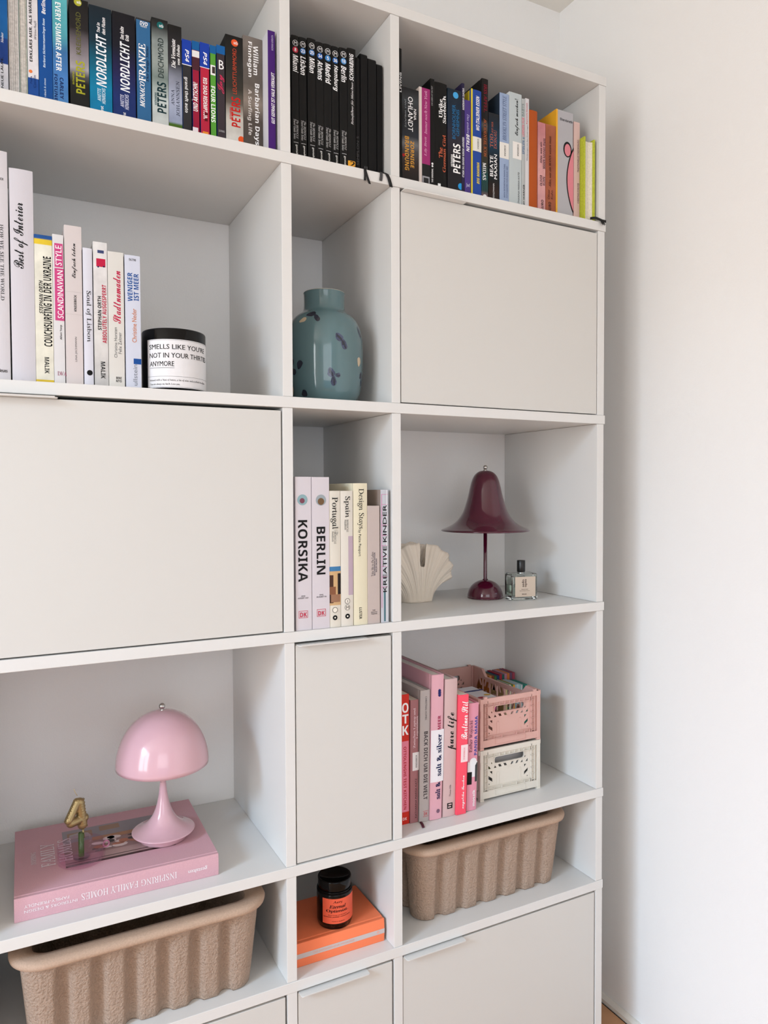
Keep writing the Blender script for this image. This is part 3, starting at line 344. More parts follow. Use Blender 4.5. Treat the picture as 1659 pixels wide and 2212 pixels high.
('H3', 0.1107, 0.005, 0.0245, 0.2474, 0.16, 'h', (232, 226, 214), None, 0, 'cream travel book with a mauve block down its spine', [('Spain', 'e', (18, 18, 18), 0.0059, 0.0184, 0.1987, 0.2373, 'down'), ('MONOCLE', 'e', (60, 60, 60), 0.0111, 0.0148, 0.1724, 0.195, 'down'), ('Handbook', 'e', (60, 60, 60), 0.0071, 0.0105, 0.176, 0.1951, 'down'), ('M', 'n', (18, 18, 18), 0.0096, 0.0149, 0.0317, 0.0368, 'h'), ('2', 'n', (18, 18, 18), 0.0109, 0.0137, 0.0439, 0.0479, 'h')], [((185, 165, 178), 0.0146, 0.0245, 0.0568, 0.1647)], [((18, 18, 18), 0.0122, 0.0459, 0.0051), ((232, 226, 214), 0.0122, 0.0459, 0.0043), ((18, 18, 18), 0.0121, 0.0343, 0.0051), ((232, 226, 214), 0.0121, 0.0343, 0.0044), ((18, 18, 18), 0.0123, 0.0183, 0.0047), ((232, 226, 214), 0.0123, 0.0183, 0.0016)]),
('H3', 0.1365, 0.005, 0.0281, 0.2613, 0.19, 'h', (236, 228, 200), None, 0, 'butter yellow book with black serif title', [('Design Stays', 'e', (18, 18, 18), 0.0073, 0.0209, 0.1775, 0.2514, 'down'), ('by Petite Passport', 'n', (40, 40, 40), 0.0081, 0.0147, 0.1269, 0.1757, 'down'), ('LUSTER', 'nb', (18, 18, 18), 0.0101, 0.0156, 0.0108, 0.0322, 'down')], [], []),
('H3', 0.1649, 0.005, 0.0248, 0.2195, 0.14, 'p', (190, 176, 170), None, 0, 'low taupe paperback with fine dark writing', [('Take Me to the Lakes', 'e', (60, 60, 65), 0.0065, 0.0116, 0.0883, 0.1335, 'up'), ('WOCHENENDER EDITION', 'h', (40, 45, 70), 0.0124, 0.0153, 0.0893, 0.1323, 'up'), ('BERLIN UMLAND', 'h', (40, 45, 70), 0.0163, 0.0189, 0.096, 0.1213, 'up'), ('THE', 'h', (60, 60, 65), 0.0088, 0.0149, 0.024, 0.026, 'h'), ('GENTLE', 'h', (60, 60, 65), 0.006, 0.0189, 0.0205, 0.0225, 'h'), ('TEMPER', 'h', (60, 60, 65), 0.006, 0.0189, 0.0172, 0.0192, 'h')], [], []),
('H3', 0.1918, 0.005, 0.0165, 0.2493, 0.19, 'p', (205, 208, 216), (150, 135, 128), 0, 'glossy grey spine with pink boxes and spaced black capitals at the divider', [('KREATIVE KINDER', 'm', (18, 18, 18), 0.0044, 0.0124, 0.0576, 0.2209, 'up')], [((205, 130, 170), 0.0016, 0.015, 0.24, 0.2409), ((205, 130, 170), 0.0015, 0.0149, 0.2212, 0.2221), ((205, 130, 170), 0.0014, 0.0148, 0.2002, 0.2011), ((205, 130, 170), 0.0014, 0.0147, 0.1828, 0.1837), ((205, 130, 170), 0.0013, 0.0147, 0.1632, 0.1641), ((205, 130, 170), 0.0012, 0.0146, 0.1444, 0.1452), ((205, 130, 170), 0.0011, 0.0145, 0.124, 0.1249), ((205, 130, 170), 0.001, 0.0144, 0.1051, 0.106), ((205, 130, 170), 0.0009, 0.0143, 0.0855, 0.0864), ((205, 130, 170), 0.0009, 0.0143, 0.0666, 0.0674), ((205, 130, 170), 0.0015, 0.0025, 0.0281, 0.2409), ((70, 110, 120), 0.0063, 0.0095, 0.0025, 0.0587), ((240, 240, 245), 0.0116, 0.0129, 0.0025, 0.2489)], []),
('H4', 0.2563, 0.0501, 0.0206, 0.2606, 0.2, 'p', (205, 45, 30), None, 0, 'red cookbook with large stacked white letters beside the divider', [('O', 'h', (255, 255, 255), 0.0046, 0.019, 0.2239, 0.2436, 'h'), ('T', 'h', (255, 255, 255), 0.0051, 0.0189, 0.2024, 0.2204, 'h'), ('K', 'h', (255, 255, 255), 0.0052, 0.0189, 0.1792, 0.1981, 'h'), ('OTTOLENGHI TEST KITCHEN', 'h', (175, 30, 40), 0.0076, 0.0139, 0.03, 0.1561, 'down'), ('DK', 'h', (240, 200, 200), 0.0054, 0.0148, 0.0083, 0.014, 'h')], [((225, 130, 150), 0.0041, 0.0194, 0.025, 0.167)], []),
('H4', 0.2772, 0.0475, 0.0181, 0.2475, 0.18, 'p', (165, 112, 115), None, 0.4, 'dusty mauve paperback with a small white label', [('Zwischen Laptop und', 's', (225, 200, 205), 0.0059, 0.0123, 0.1511, 0.2311, 'up'), ('Legosteinen', 's', (225, 200, 205), 0.0129, 0.0181, 0.1691, 0.2143, 'up'), ('KNESEBECK', 'h', (18, 18, 18), 0.0117, 0.0152, 0.111, 0.1361, 'up'), ('KATHARINA MARISA KATZ', 'n', (50, 30, 35), 0.0108, 0.0149, 0.0094, 0.089, 'up')], [((228, 225, 226), 0.0048, 0.0209, 0.1051, 0.1417)], []),
('H4', 0.2956, 0.042, 0.0224, 0.2654, 0.2, 'h', (178, 170, 168), None, 0.8, 'warm grey hardback with dark capitals, between the mauve and linen pink books', [('CHRISTIAN HÜMBS', 'n', (90, 85, 85), 0.0103, 0.0151, 0.2056, 0.2532, 'down'), ('BACK DICH UM DIE WELT', 'h', (60, 55, 58), 0.0084, 0.0174, 0.0445, 0.1821, 'down'), ('DK', 'h', (185, 70, 75), 0.0098, 0.0182, 0.0127, 0.0188, 'h')], [((185, 90, 95), 0.0077, 0.0201, 0.0207, 0.0216), ((185, 90, 95), 0.0078, 0.0203, 0.0099, 0.0108)], []),
('H4', 0.3183, 0.0391, 0.0279, 0.2938, 0.25, 'h', (222, 170, 182), None, 1.2, 'tallest pink linen cookbook with a white paper band', [('MEER', 'h', (160, 40, 80), 0.0144, 0.0215, 0.1827, 0.2106, 'up'), ('salt & silver', 's', (20, 30, 75), 0.0122, 0.0244, 0.0881, 0.1727, 'up'), ('salt &', 's', (20, 30, 75), 0.0111, 0.0225, 0.0414, 0.0764, 'up')], [((232, 230, 235), 0.0, 0.0302, 0.0763, 0.182)], [((40, 40, 100), 0.0175, 0.261, 0.0034), ((40, 40, 100), 0.0176, 0.2567, 0.0036), ((40, 40, 100), 0.0177, 0.2523, 0.0034), ((120, 90, 110), 0.0184, 0.0167, 0.0041)]),
('H4', 0.3491, 0.0383, 0.029, 0.2814, 0.24, 'h', (218, 186, 184), None, 1.3, 'blush hardback with black handwritten title', [('pure life', 'c', (18, 18, 18), 0.006, 0.0289, 0.1344, 0.2126, 'up'), ('Thomas Hille', 'i', (70, 50, 55), 0.0128, 0.0169, 0.0411, 0.065, 'up')], [((18, 18, 18), 0.0088, 0.0217, 0.0161, 0.0278), ((218, 186, 184), 0.0117, 0.0191, 0.0232, 0.0257), ((218, 186, 184), 0.0109, 0.018, 0.0186, 0.0208)], []),
('H4', 0.3784, 0.0349, 0.0233, 0.2463, 0.19, 'p', (255, 85, 105), None, 1.7, 'neon coral paperback with white handwriting', [('Berliner Stil', 'c', (255, 255, 255), 0.0067, 0.0223, 0.154, 0.2327, 'up'), ('KNESEBECK', 'n', (225, 90, 110), 0.0138, 0.0171, 0.1127, 0.1376, 'up'), ('angelika Taschen', 'c', (255, 255, 255), 0.0114, 0.0199, 0.0113, 0.0797, 'up')], [((238, 215, 218), 0.0075, 0.0245, 0.1074, 0.1429)], []),
('H4', 0.407, 0.0401, 0.0243, 0.2237, 0.16, 'h', (222, 150, 168), None, 1.8, 'rose hardback with a painted black and white bear, beside the stacked crates', [('Esther Wojcicki', 'e', (90, 40, 60), 0.0019, 0.0118, 0.122, 0.1882, 'up'), ('PANDA MAMA', 'h', (60, 80, 160), 0.0147, 0.0221, 0.1147, 0.1963, 'up'), ('mosaik', 'h', (255, 255, 255), 0.0126, 0.0196, 0.0086, 0.0428, 'up')], [((228, 228, 232), 0.0007, 0.0243, 0.0698, 0.1013), ((18, 18, 18), 0, 0.0106, 0.0545, 0.0806), ((60, 60, 62), 0.0185, 0.0243, 0.059, 0.0986)], [((228, 228, 232), 0.0131, 0.1009, 0.009)])]

# ------------------------------------------------------------------ room
H0, H1, H2, H3, H4, H5 = 1.1252, .8310, .4117, 0.0, -.4170, -.6250      # upper faces of the boards (H0: lower face)
T = .0190
DEP = .3345
FLOOR, CEIL = -1.050, 1.5217
XL, XR, YF, YB = -2.6, .9036, -3.6, DEP
plaster = mat('white_plaster', (240, 239, 237), .85, bump=(420, .35, 3, .0012), k=1.0)
ceilm = mat('ceiling_paint', (238, 234, 226), .9, bump=(300, .2, 3))
laminate = mat('white_laminate', (217, 216, 213), .42, bump=(1500, .05, 1, .0002))
doorm = mat('white_door_laminate', (206, 204, 199), .5, bump=(1500, .05, 1, .0002))
edge_m = laminate
def struct(name, g, m, **k):
    o = link(name, g.mesh() if isinstance(g, G) else g, m, **k); o['kind'] = 'structure'; return o
struct('wall_back', G().box(XL - .1, XR + .1, YB, YB + .1, FLOOR - .1, CEIL), plaster)
struct('wall_right', G().box(XR, XR + .1, YF, YB, FLOOR - .1, CEIL), plaster)
gl = G()
wy0, wy1, wz0, wz1 = -2.25, -.78, -.60, 1.38
gl.box(XL - .25, XL, YF, wy0, FLOOR - .1, CEIL).box(XL - .25, XL, wy1, YB, FLOOR - .1, CEIL)
gl.box(XL - .25, XL, wy0, wy1, FLOOR - .1, wz0).box(XL - .25, XL, wy0, wy1, wz1, CEIL)
struct('wall_left', gl, plaster)
gf = G()
dx0, dx1, dz1 = -1.8, .05, 1.48
gf.box(XL - .25, dx0, YF - .25, YF, FLOOR - .1, CEIL).box(dx1, XR + .1, YF - .25, YF, FLOOR - .1, CEIL).box(dx0, dx1, YF - .25, YF, dz1, CEIL)
struct('wall_front', gf, plaster)
struct('ceiling', G().box(XL - .25, XR + .1, YF - .25, YB + .1, CEIL, CEIL + .1), ceilm)
wf = mat('window_frame_paint', (235, 235, 232), .4)
w1 = struct('window_1', G().box(XL - .12, XL - .06, wy0, wy1, wz0, wz0 + .06).box(XL - .12, XL - .06, wy0, wy1, wz1 - .06, wz1).box(XL - .12, XL - .06, wy0, wy0 + .06, wz0, wz1).box(XL - .12, XL - .06, wy1 - .06, wy1, wz0, wz1), wf)
link('mullion', G().box(XL - .12, XL - .06, (wy0 + wy1) / 2 - .04, (wy0 + wy1) / 2 + .04, wz0 + .06, wz1 - .06).mesh(), wf, w1)
link('window_sill', G().box(XL - .05, XL + .12, wy0 - .05, wy1 + .05, wz0 - .03, wz0 - .002).mesh(), wf, w1)
# floor: wooden boards running along the right wall
oak = mat('oak_floorboard', (190, 142, 104), .42, noise=(7, .16))
fl = struct('floor', G().box(XL - .1, XR + .1, YF - .1, YB + .1, FLOOR - .06, FLOOR - .0135), mat('subfloor', (60, 45, 35), .9))
bw = .118
_pl = G().box(-bw / 2 + .0012, bw / 2 - .0012, -.62, .62, -.0125, 0).mesh()
_pl.materials.append(oak)
for i in range(29):
    for j in range(3):
        x = XR - .014 - bw / 2 - i * bw; y = YB - .0 - .64 - j * 1.245 - (.3 if i % 2 else 0)
        if x - bw / 2 < XL: continue
        o = bpy.data.objects.new('floorboard', _pl); COL.objects.link(o); o.parent = fl; o.location = (x, y, FLOOR)
bb = mat('skirting_paint', (226, 222, 214), .5)
struct('baseboard_right', G().prism([(XR - .0002, FLOOR), (XR - .0002, FLOOR + .018), (XR - .006, FLOOR + .018), (XR - .012, FLOOR + .010), (XR - .012, FLOOR)], YF, YB - .013, 'y'), bb)
struct('baseboard_back', G().box(.76, XR - .013, YB - .012, YB, FLOOR, FLOOR + .018), bb)

# ------------------------------------------------------------------ bookcase
XA0, XA1 = -.5115, -.4930     # left end panel (outside the picture)
V1 = (0.0, .0185); V2 = (.2143, .2327); V3 = (.7253, .7440)
case = empty('bookcase', 'large white open bookcase of boxes and doors, standing against the wall', 'bookcase', (0, 0, FLOOR))
def P(name, g, m, **k): return link(name, g.mesh() if isinstance(g, G) else g, m, case, loc=(0, 0, -FLOOR), **k)
BACK = DEP - .0006
zs = [(H0, H0 + T)] + [(z - T, z) for z in (H1, H2, H3, H4, H5)] + [(FLOOR + .045 - T + .02, FLOOR + .065)]
for a, b in zs:
    P('shelf_board', G().box(XA0, .7455, 0, BACK, a, b), laminate, bevel=.0007)
rowsz = [(zs[i + 1][1], zs[i][0]) for i in range(6)]
offs = [(-.0004, -.0004, .0004), (.0006, 0, -.0008), (0, .0006, -.0012), (.0004, .0008, -.0004), (.0006, .001, -.0002), (.0008, .0012, .0006)]
for (z0, z1), (o1, o2, o3) in zip(rowsz, offs):
    for (a, b), off, nm in ((V1, o1, 'divider'), (V2, o2, 'divider'), (V3, o3, 'side_panel'), ((XA0, XA1), 0, 'side_panel')):
        P(nm, G().box(a + off, b + off, .0012, BACK, z0 + .0003, z1 - .0003), laminate, bevel=.0007)
def door(x0, x1, z0, z1, hx0, hx1):
    d = P('door', G().box(x0 + .0026, x1 - .0026, .0025, .0185, z0 + .0022, z1 - .0058), doorm, bevel=.0009)
    zt = z1 - .0058
    # bent sheet grip screwed on the upper edge: flat flange, rounded front corners, small raised lip
    y0, y1, t = -.0128, .0150, .0013
    v = [(hx0 + .002, y1), (hx0 + .002, y0 + .004), (hx0 + .0032, y0 + .0012), (hx0 + .006, y0), (hx1 - .006, y0), (hx1 - .0032, y0 + .0012), (hx1 - .002, y0 + .004), (hx1 - .002, y1)]
    g = G().prism(v, zt + .0002, zt + .0002 + t)
    g.prism([(y0 + .0002, zt + t), (y0 - .0010, zt + .0026), (y0 + .0004, zt + .0030), (y0 + .0016, zt + t)], hx0 + .006, hx1 - .006, 'x')
    link('door_handle', g.mesh(), laminate, d, bevel=.0003)
    link('hinge_side', G().box(x1 - .03, x1 - .012, .0186, .024, z0 + .05, z0 + .1).mesh(), mat('hinge_steel', (150, 150, 150), .3, 1.0), d)
door(V2[1], V3[0], rowsz[1][0], rowsz[1][1], V2[1] + .0022, .3765)
door(XA1, V1[0], rowsz[2][0], rowsz[2][1], XA1 + .0022, -.3545)
door(V1[1], V2[0], rowsz[3][0], rowsz[3][1], V1[1] + .0022, .1625)
door(XA1, V1[0], rowsz[5][0], rowsz[5][1], XA1 + .0022, -.3545)
door(V1[1], V2[0], rowsz[5][0], rowsz[5][1], V1[1] + .0022, .1600)
door(V2[1], V3[0], rowsz[5][0], rowsz[5][1], V2[1] + .0022, .3740)

# ------------------------------------------------------------------ books
PAGE = mat('page_block_paper', (214, 205, 190), .9, noise=(180, .1))
PAGEW = mat('white_page_block', (222, 218, 212), .9, noise=(180, .08))
ROWZ = dict(H1=H1, H2=H2, H3=H3, H4=H4, H5=H5)
def spine_arc(x, w, s): return s * ((2 * x / w - 1) ** 2)
def book_shape(w, h, d, kind, s):
    """outline of the cover seen from above (spine towards -y) and page block"""
    g = G(); pg = G()
    n = 8
    arc = [(w * i / n, spine_arc(w * i / n, w, s)) for i in range(n + 1)]
    if kind in 'ph':
        t = .0006 if kind == 'p' else min(.0024, w * .14)
        ti = t
        outer = arc[:]
        if kind == 'h' and w > .012:
            gr = .0007
            right = [(w, s + .004), (w - gr, s + .006), (w - gr, s + .008), (w, s + .010), (w, d)]
            left = [(0, d), (0, s + .010), (gr, s + .008), (gr, s + .006), (0, s + .004)]
        else:
            right = [(w, d)]; left = [(0, d)]
        inner = [(t, d)] + [(t + (w - 2 * t) * i / n, spine_arc(w * i / n, w, s) + t + .001) for i in range(n + 1)] + [(w - t, d)]
        poly = outer + right + inner[::-1] + left
        g.prism(poly, 0, h)
        e = .0032 if kind == 'h' else .0004
        pg.prism([(t + .0001, s + t + .0016), (w - t - .0001, s + t + .0016), (w - t - .0001, d - e), (t + .0001, d - e)], e, h - e)
    elif kind == 'v':      # plastic film or game case, rounded upper and lower corners
        r = .003
        z = [(0, 0)]
        g.prism([(0.0004, .001), (.0016, 0), (w - .0016, 0), (w - .0004, .001), (w, d), (0, d)], 0, h)
    elif kind == 'n':      # notebook, rounded corners seen from the side
        pass
    return g, pg
def add_print(texts, rects, circs, w, s, root, k=1.0, h=1, fn=None, off=.00018):
    """flat print on the spine, grouped by colour"""
    fn = fn or (lambda x: spine_arc(x, w, s))
    def put(nm, c, v2, f, lift):
        gg = G().add([(x, fn(min(max(x, 0), w)) - lift, z) for x, z in v2], f)
        link(nm, gg.mesh(False), ink(c, k), root)
    for i, (c, a, b, z0, z1) in enumerate(rects):
        v, f = quad(a, b, z0, z1, 8); put('printed_field', c, v, f, off + .00003 * i)
    lo = off + .00003 * len(rects)
    for i, (c, x, z, r) in enumerate(circs):
        v, f = disc(x, z, r); v = [(min(max(a, .0002), w - .0002), max(b, .0002)) for a, b in v]
        put('printed_disc', c, v, f, lo + .00003 * i + (s * .2))
    lo += .00003 * len(circs) + s * .2 * bool(circs)
    for (t, st, c, a, b, z0, z1, dr) in texts:
        v, f = place(t, st, a, b, z0, z1, dr); v = [(x, max(z, .0003)) for x, z in v]; put('lettering', c, v, f, lo + .00004)
_grp = dict(H1='books on the top shelf', H2='books on the second shelf', H3='travel guides and city books in the narrow cell', H4='pink and red books beside the crates')
def book(row, x, y, w, h, d, kind, col, side, lean, label, texts, rects, circs):
    nm = dict(p='paperback_book', h='hardcover_book', v='film_case', n='notebook', f='reversed_book', b='ring_binder')[kind]
    cat = dict(v='disc case', n='notebook', b='binder').get(kind, 'book')
    if 'booklet' in label: nm = 'booklet'
    root = empty(nm, label, cat, (x, y, ROWZ[row] + .0002 + w * math.sin(math.radians(lean))), (0, math.radians(lean), 0), _grp[row])
    sg = min(.0016, w * .06) if kind == 'h' else (.0003 if kind == 'p' else 0)
    if kind == 'h' and w < .012: sg = .0006
    if row == 'H1' and x < .2 and x > .02 and kind == 'h': sg = .0012
    gloss = .38 if kind in 'pv' else .5
    if isinstance(col, list): m = ramp_mat('printed_cover', col, gloss, k=.92)
    else: m = mat('plain_cover', tuple(int(c * .62) for c in col) if max(col) < 30 else col, gloss, k=.84 if min(col) > 170 else .97, spec=.22, bump=(900, .12, 2, .0003) if kind == 'h' else None)
    if kind in 'ph':
        g, pg = book_shape(w, h, d, kind, sg)
        cm = g.mesh()
        o = link('cover', cm, m, root, bevel=.00025)
        if side:
            cm.materials.append(mat('cover_side', side, .4))
            for p in cm.polygons:
                if p.center.x < .0012 and p.center.y > .004 and abs(p.normal.x) > .9: p.material_index = 1
            if 'cobalt' in label:      # yellow boards wrap the edge of the spine
                link('joint_strip', G().box(.0001, .0032, -.0003, sg + .0008, 0, h).mesh(), mat('cover_side', side, .4), root)
            if 'magenta' in label:
                link('white_board', G().box(-.00001, .0058, -.0006, .002, 0, h).mesh(), mat('cover_side', side, .6), root)
        link('page_block', pg.mesh(), PAGEW if kind == 'h' else PAGE, root)
    elif kind == 'v':
        g, _ = book_shape(w, h, d, 'v', 0)
        link('case_shell', g.mesh(), mat('case_plastic', (22, 60, 120) if ('cap' in label or 'game' in label) else (40, 40, 44), .25), root, bevel=.0012)
        link('paper_inlay', G().box(.0009, w - .0009, -.0003, .0002, .0035, h - (.0035)).mesh(), m, root)
    elif kind == 'n':
        r = .007; pts = []
        for cx, cz, a0 in ((r, r, 180), (d, 0, -1), (d, h, -1), (r, h - r, 90)):
            if a0 == -1: pts.append((cx, cz)); continue
            for i in range(5):
                a = math.radians(a0 + 22.5 * i); pts.append((cx + r * math.cos(a), cz + r * math.sin(a)))
        link('cover', G().prism(pts, 0, w, 'x').mesh(), mat('black_leatherette', (13, 13, 14), .5, spec=.2, bump=(900, .2, 2, .0003)), root, bevel=.0012)
        link('page_block', G().box(.0015, w - .0015, .01, d - .0001, .002, h + .00005).mesh(), PAGE, root)
    elif kind == 'f':
        g = G().prism([(0, 0), (.0005, 0), (.0005, d - .001), (w - .0005, d - .001), (w - .0005, 0), (w, 0), (w, d), (0, d)], 0, h)
        link('cover', g.mesh(), mat('plain_cover', side or (215, 212, 210), .5), root)
        gg = G(); rnd = random.Random(int(x * 1e4)); q = .0006
        while q < w - .0008:
            t = rnd.uniform(.0004, .0013); gg.box(q, min(q + t, w - .0006), rnd.uniform(.0006, .0022), d - .0012, .0005, h - .0005); q += t + .00005
        link('page_block', gg.mesh(), mat('fore_edge_paper', col, .85, noise=(300, .18)), root, kind='stuff')
    elif kind == 'b':
        g = G().prism([(0, 0), (.0035, -.0006), (.0035, 0), (w - .002, 0), (w, .002), (w, d), (w - .0025, d), (w - .0025, .004), (.0025, .004), (.0025, d), (0, d)], 0, h)
        cm = g.mesh(); link('cover', cm, m, root)
        cm.materials.append(mat('cover_side', side, .45))
        for p in cm.polygons:
            if p.center.x < .0034: p.material_index = 1
        link('page_block', G().box(.004, w - .006, .012, d - .004, .003, h - .012).mesh(), PAGEW, root)
        # printed pink figure cut by the spine edge, thick black outline
        bodyp = [(w + 0, .018)] + [(w + .000 - .0170 * math.sin(PI * t / 20) ** .8, .018 + .130 * t / 20) for t in range(1, 20)] + [(w, .148)]
        bodyp = [(min(a, w - .0003), b) for a, b in bodyp]
        blk = [(w - .0003, .012)] + [(w - .0003 - .0195 * math.sin(PI * t / 20) ** .8, .012 + .142 * t / 20) for t in range(1, 20)] + [(w - .0003, .154)]
        ear_b, fe = disc(w - .0170, .146, .0115, .0165); ear_p, fe2 = disc(w - .0165, .145, .0085, .0130)
        F = lambda pts, f, y, c: link('printed_figure', mesh([(a, y, b) for a, b in pts], f), ink(c), root)
        F(ear_b, fe, -.00020, (20, 18, 18)); F(ear_p, fe2, -.00026, (214, 130, 140))
        F(blk, [tuple(range(len(blk)))], -.00032, (20, 18, 18)); F(bodyp, [tuple(range(len(bodyp)))], -.00038, (214, 130, 140))
    add_print(texts, rects, circs, w, sg, root, fn=(lambda x: -.0003) if kind == 'v' else None)
    if kind == 'v' and 'cap' in label:
        pass
    return root
for b in BOOKS: book(*b)

# lime book standing with its fore-edge outwards, at the right end of the top shelf
lime = empty('reversed_book', 'lime green book with white page edges outwards, right end of the top shelf', 'book', (.6880, .006, H1 + .0002), (0, 0, 0), 'books on the top shelf')
limem = mat('lime_cloth', (178, 186, 50), .7, noise=(260, .15))
lh = .1775; lw = .0310
link('cover_board', G().box(0, .0040, 0, .135, 0, lh).mesh(), limem, lime, bevel=.0005)
link('cover_board', G().box(lw - .0036, lw, 0, .135, 0, lh - .0012).mesh(), limem, lime, bevel=.0005)
pp = [(.0041, .004), (.010, .0065), (.017, .0075), (lw - .0038, .0045), (lw - .0038, .13), (.0041, .13)]
link('page_block', G().prism(pp, .003, lh - .006).mesh(), mat('fore_edge_paper', (224, 216, 200), .85, noise=(300, .1)), lime)

def ribbon(name, pts, wdt, m, parent, frays=0, wd=(1, 0, 0), label=None):
    """flat band of cloth following the points"""
    g = G(); v = []
    W_ = Vector(wd) * wdt / 2
    for p in pts: v += [Vector(p) - W_, Vector(p) + W_]
    f = [(2 * i, 2 * i + 1, 2 * i + 3, 2 * i + 2) for i in range(len(pts) - 1)]
    g.add(v, f)
    me = g.mesh(False)
    o = link(name, me, m, parent, smooth=True, label=label)
    sd = o.modifiers.new('thickness', 'SOLIDIFY'); sd.thickness = .0007; sd.offset = 0
    return o
blackcloth = mat('black_ribbon', (16, 16, 18), .7)
# marker ribbons of the notebooks hang over the board edge
def find(lbl):
    for o in bpy.data.objects:
        if o.parent is None and lbl in o.get('label', ''): return o
nb = find('thinnest black notebook'); ox = nb.location.x; oy = nb.location.y
def rp(o, pts): return [(x - o.location.x, y - o.location.y, z - o.location.z) for x, y, z in pts]
ribbon('marker_ribbon', rp(nb, [(.1600, .040, H1 + .001), (.1600, .012, H1 + .001), (.1600, .0, H1 + .0015), (.1605, -.0016, H1 - .004), (.1640, -.0018, H1 - .014), (.1685, -.0022, H1 - .0255)]), .0045, blackcloth, nb)
ribbon('frayed_end', rp(nb, [(.1590, -.001, H1), (.1592, -.0018, H1 - .010), (.1588, -.0022, H1 - .021)]), .0036, blackcloth, nb)
gt = G()
for i in range(6):
    x = .1572 + i * .0012; gt.tube(rp(nb, [(x, -.002, H1 - .016), (x + (i - 3) * .0003, -.0026, H1 - .0225 - (i % 3) * .001)]), .00018, 5)
link('fringe', gt.mesh(), blackcloth, nb, kind='stuff')
n3 = find('black notebook with a grey striped ribbon')
rib = ribbon('marker_ribbon', rp(n3, [(.1930, .03, H1 + .001), (.1930, .003, H1 + .001), (.1930, -.0012, H1 + .0006), (.1926, -.0018, H1 - .006), (.1910, -.0022, H1 - .0155)]), .0058, blackcloth, n3)
for q in (-.0016, .0012):
    ribbon('ribbon_stripe', rp(n3, [(.1930 + q, -.0016, H1 - .0002), (.1926 + q, -.0024, H1 - .006), (.1910 + q, -.0028, H1 - .0155)]), .0008, mat('grey_thread', (120, 120, 122), .7), n3)
n4 = find('lowest black notebook')
ribbon('marker_ribbon', rp(n4, [(.1990, .04, H1 + .001), (.1995, .012, H1 + .001), (.2005, .001, H1 + .002), (.2040, -.002, H1 - .001), (.2080, -.0022, H1 - .008), (.2110, -.0022, H1 - .017), (.2125, -.0022, H1 - .023)]), .0068, blackcloth, n4)
n2 = find('tallest of the plain black')
gs = G()
for i in range(3):
    gs = G(); gs.add([(.0058 + i * .0026, -.0004, .0065), (.0064 + i * .0026, -.0004, .0065), (.0078 + i * .0026, -.0004, .017), (.0072 + i * .0026, -.0004, .017)], [(0, 1, 2, 3)])
    link('printed_stripe', gs.mesh(False), ink((120, 120, 122)), n2)
# black tassel ribbon of the lime book
rt = ribbon('marker_ribbon', rp(lime, [(.7040, .0045, H1 + .0045), (.7100, .001, H1 + .0055), (.7160, -.002, H1 + .0052), (.7230, -.004, H1 + .003), (.7300, -.005, H1 + .001), (.7400, -.006, H1 + .0005)]), .0055, blackcloth, lime, wd=(.1, .1, .99))
gt = G()
for i in range(7):
    gt.tube(rp(lime, [(.7270 + i * .0009, -.004, H1 + .000), (.7285 + i * .0016, -.006, H1 - .0060 - (i % 3) * .0012)]), .0007, 5)
link('fringe', gt.mesh(), blackcloth, lime, kind='stuff')
# burgundy ribbon of the grey cookbook
gb = find('warm grey hardback')
ribbon('marker_ribbon', [(.0060, .03, .0012), (.0045, .008, .0012), (.0005, -.010, .0012), (-.0050, -.0240, .0012)], .0055, mat('burgundy_ribbon', (70, 15, 35), .6), gb)

# ------------------------------------------------------------------ helpers for round things
def lathe_part(name, prof, m, parent, n=56, smooth=True, closed=False, label=None, loc=None, rot=None):
    g = G().lathe(prof, n=n, closed=closed)
    o = link(name, g.mesh(), m, parent, smooth=smooth, label=label, loc=loc, rot=rot)
    return o
def smooth_prof(pts, k=5):
    """Catmull-Rom through the profile points"""
    out = []
    P_ = [pts[0]] + list(pts) + [pts[-1]]
    for i in range(1, len(P_) - 2):
        a, b, c, d = P_[i - 1], P_[i], P_[i + 1], P_[i + 2]
        for j in range(k):
            t = j / k
            out.append(tuple(.5 * ((2 * b[q]) + (-a[q] + c[q]) * t + (2 * a[q] - 5 * b[q] + 4 * c[q] - d[q]) * t * t + (-a[q] + 3 * b[q] - 3 * c[q] + d[q]) * t ** 3) for q in (0, 1)))
    out.append(pts[-1]); return out
def wrap(v2, r, phi0, lift=.0002, z0=0):
    """put flat print on a cylinder of radius r around z; x = arc length, centred on direction phi0"""
    out = []
    for x, z in v2:
        a = phi0 + x / r; rr = r + lift; out.append((rr * math.cos(a), rr * math.sin(a), z + z0))
    return out
def grid_quad(a0, a1, b0, b1, n=24, m=1):
    v = []; f = []
    for i in range(n + 1):
        for j in range(m + 1): v.append((a0 + (a1 - a0) * i / n, b0 + (b1 - b0) * j / m))
    for i in range(n):
        for j in range(m): f.append((i * (m + 1) + j, (i + 1) * (m + 1) + j, (i + 1) * (m + 1) + j + 1, i * (m + 1) + j + 1))
    return v, f

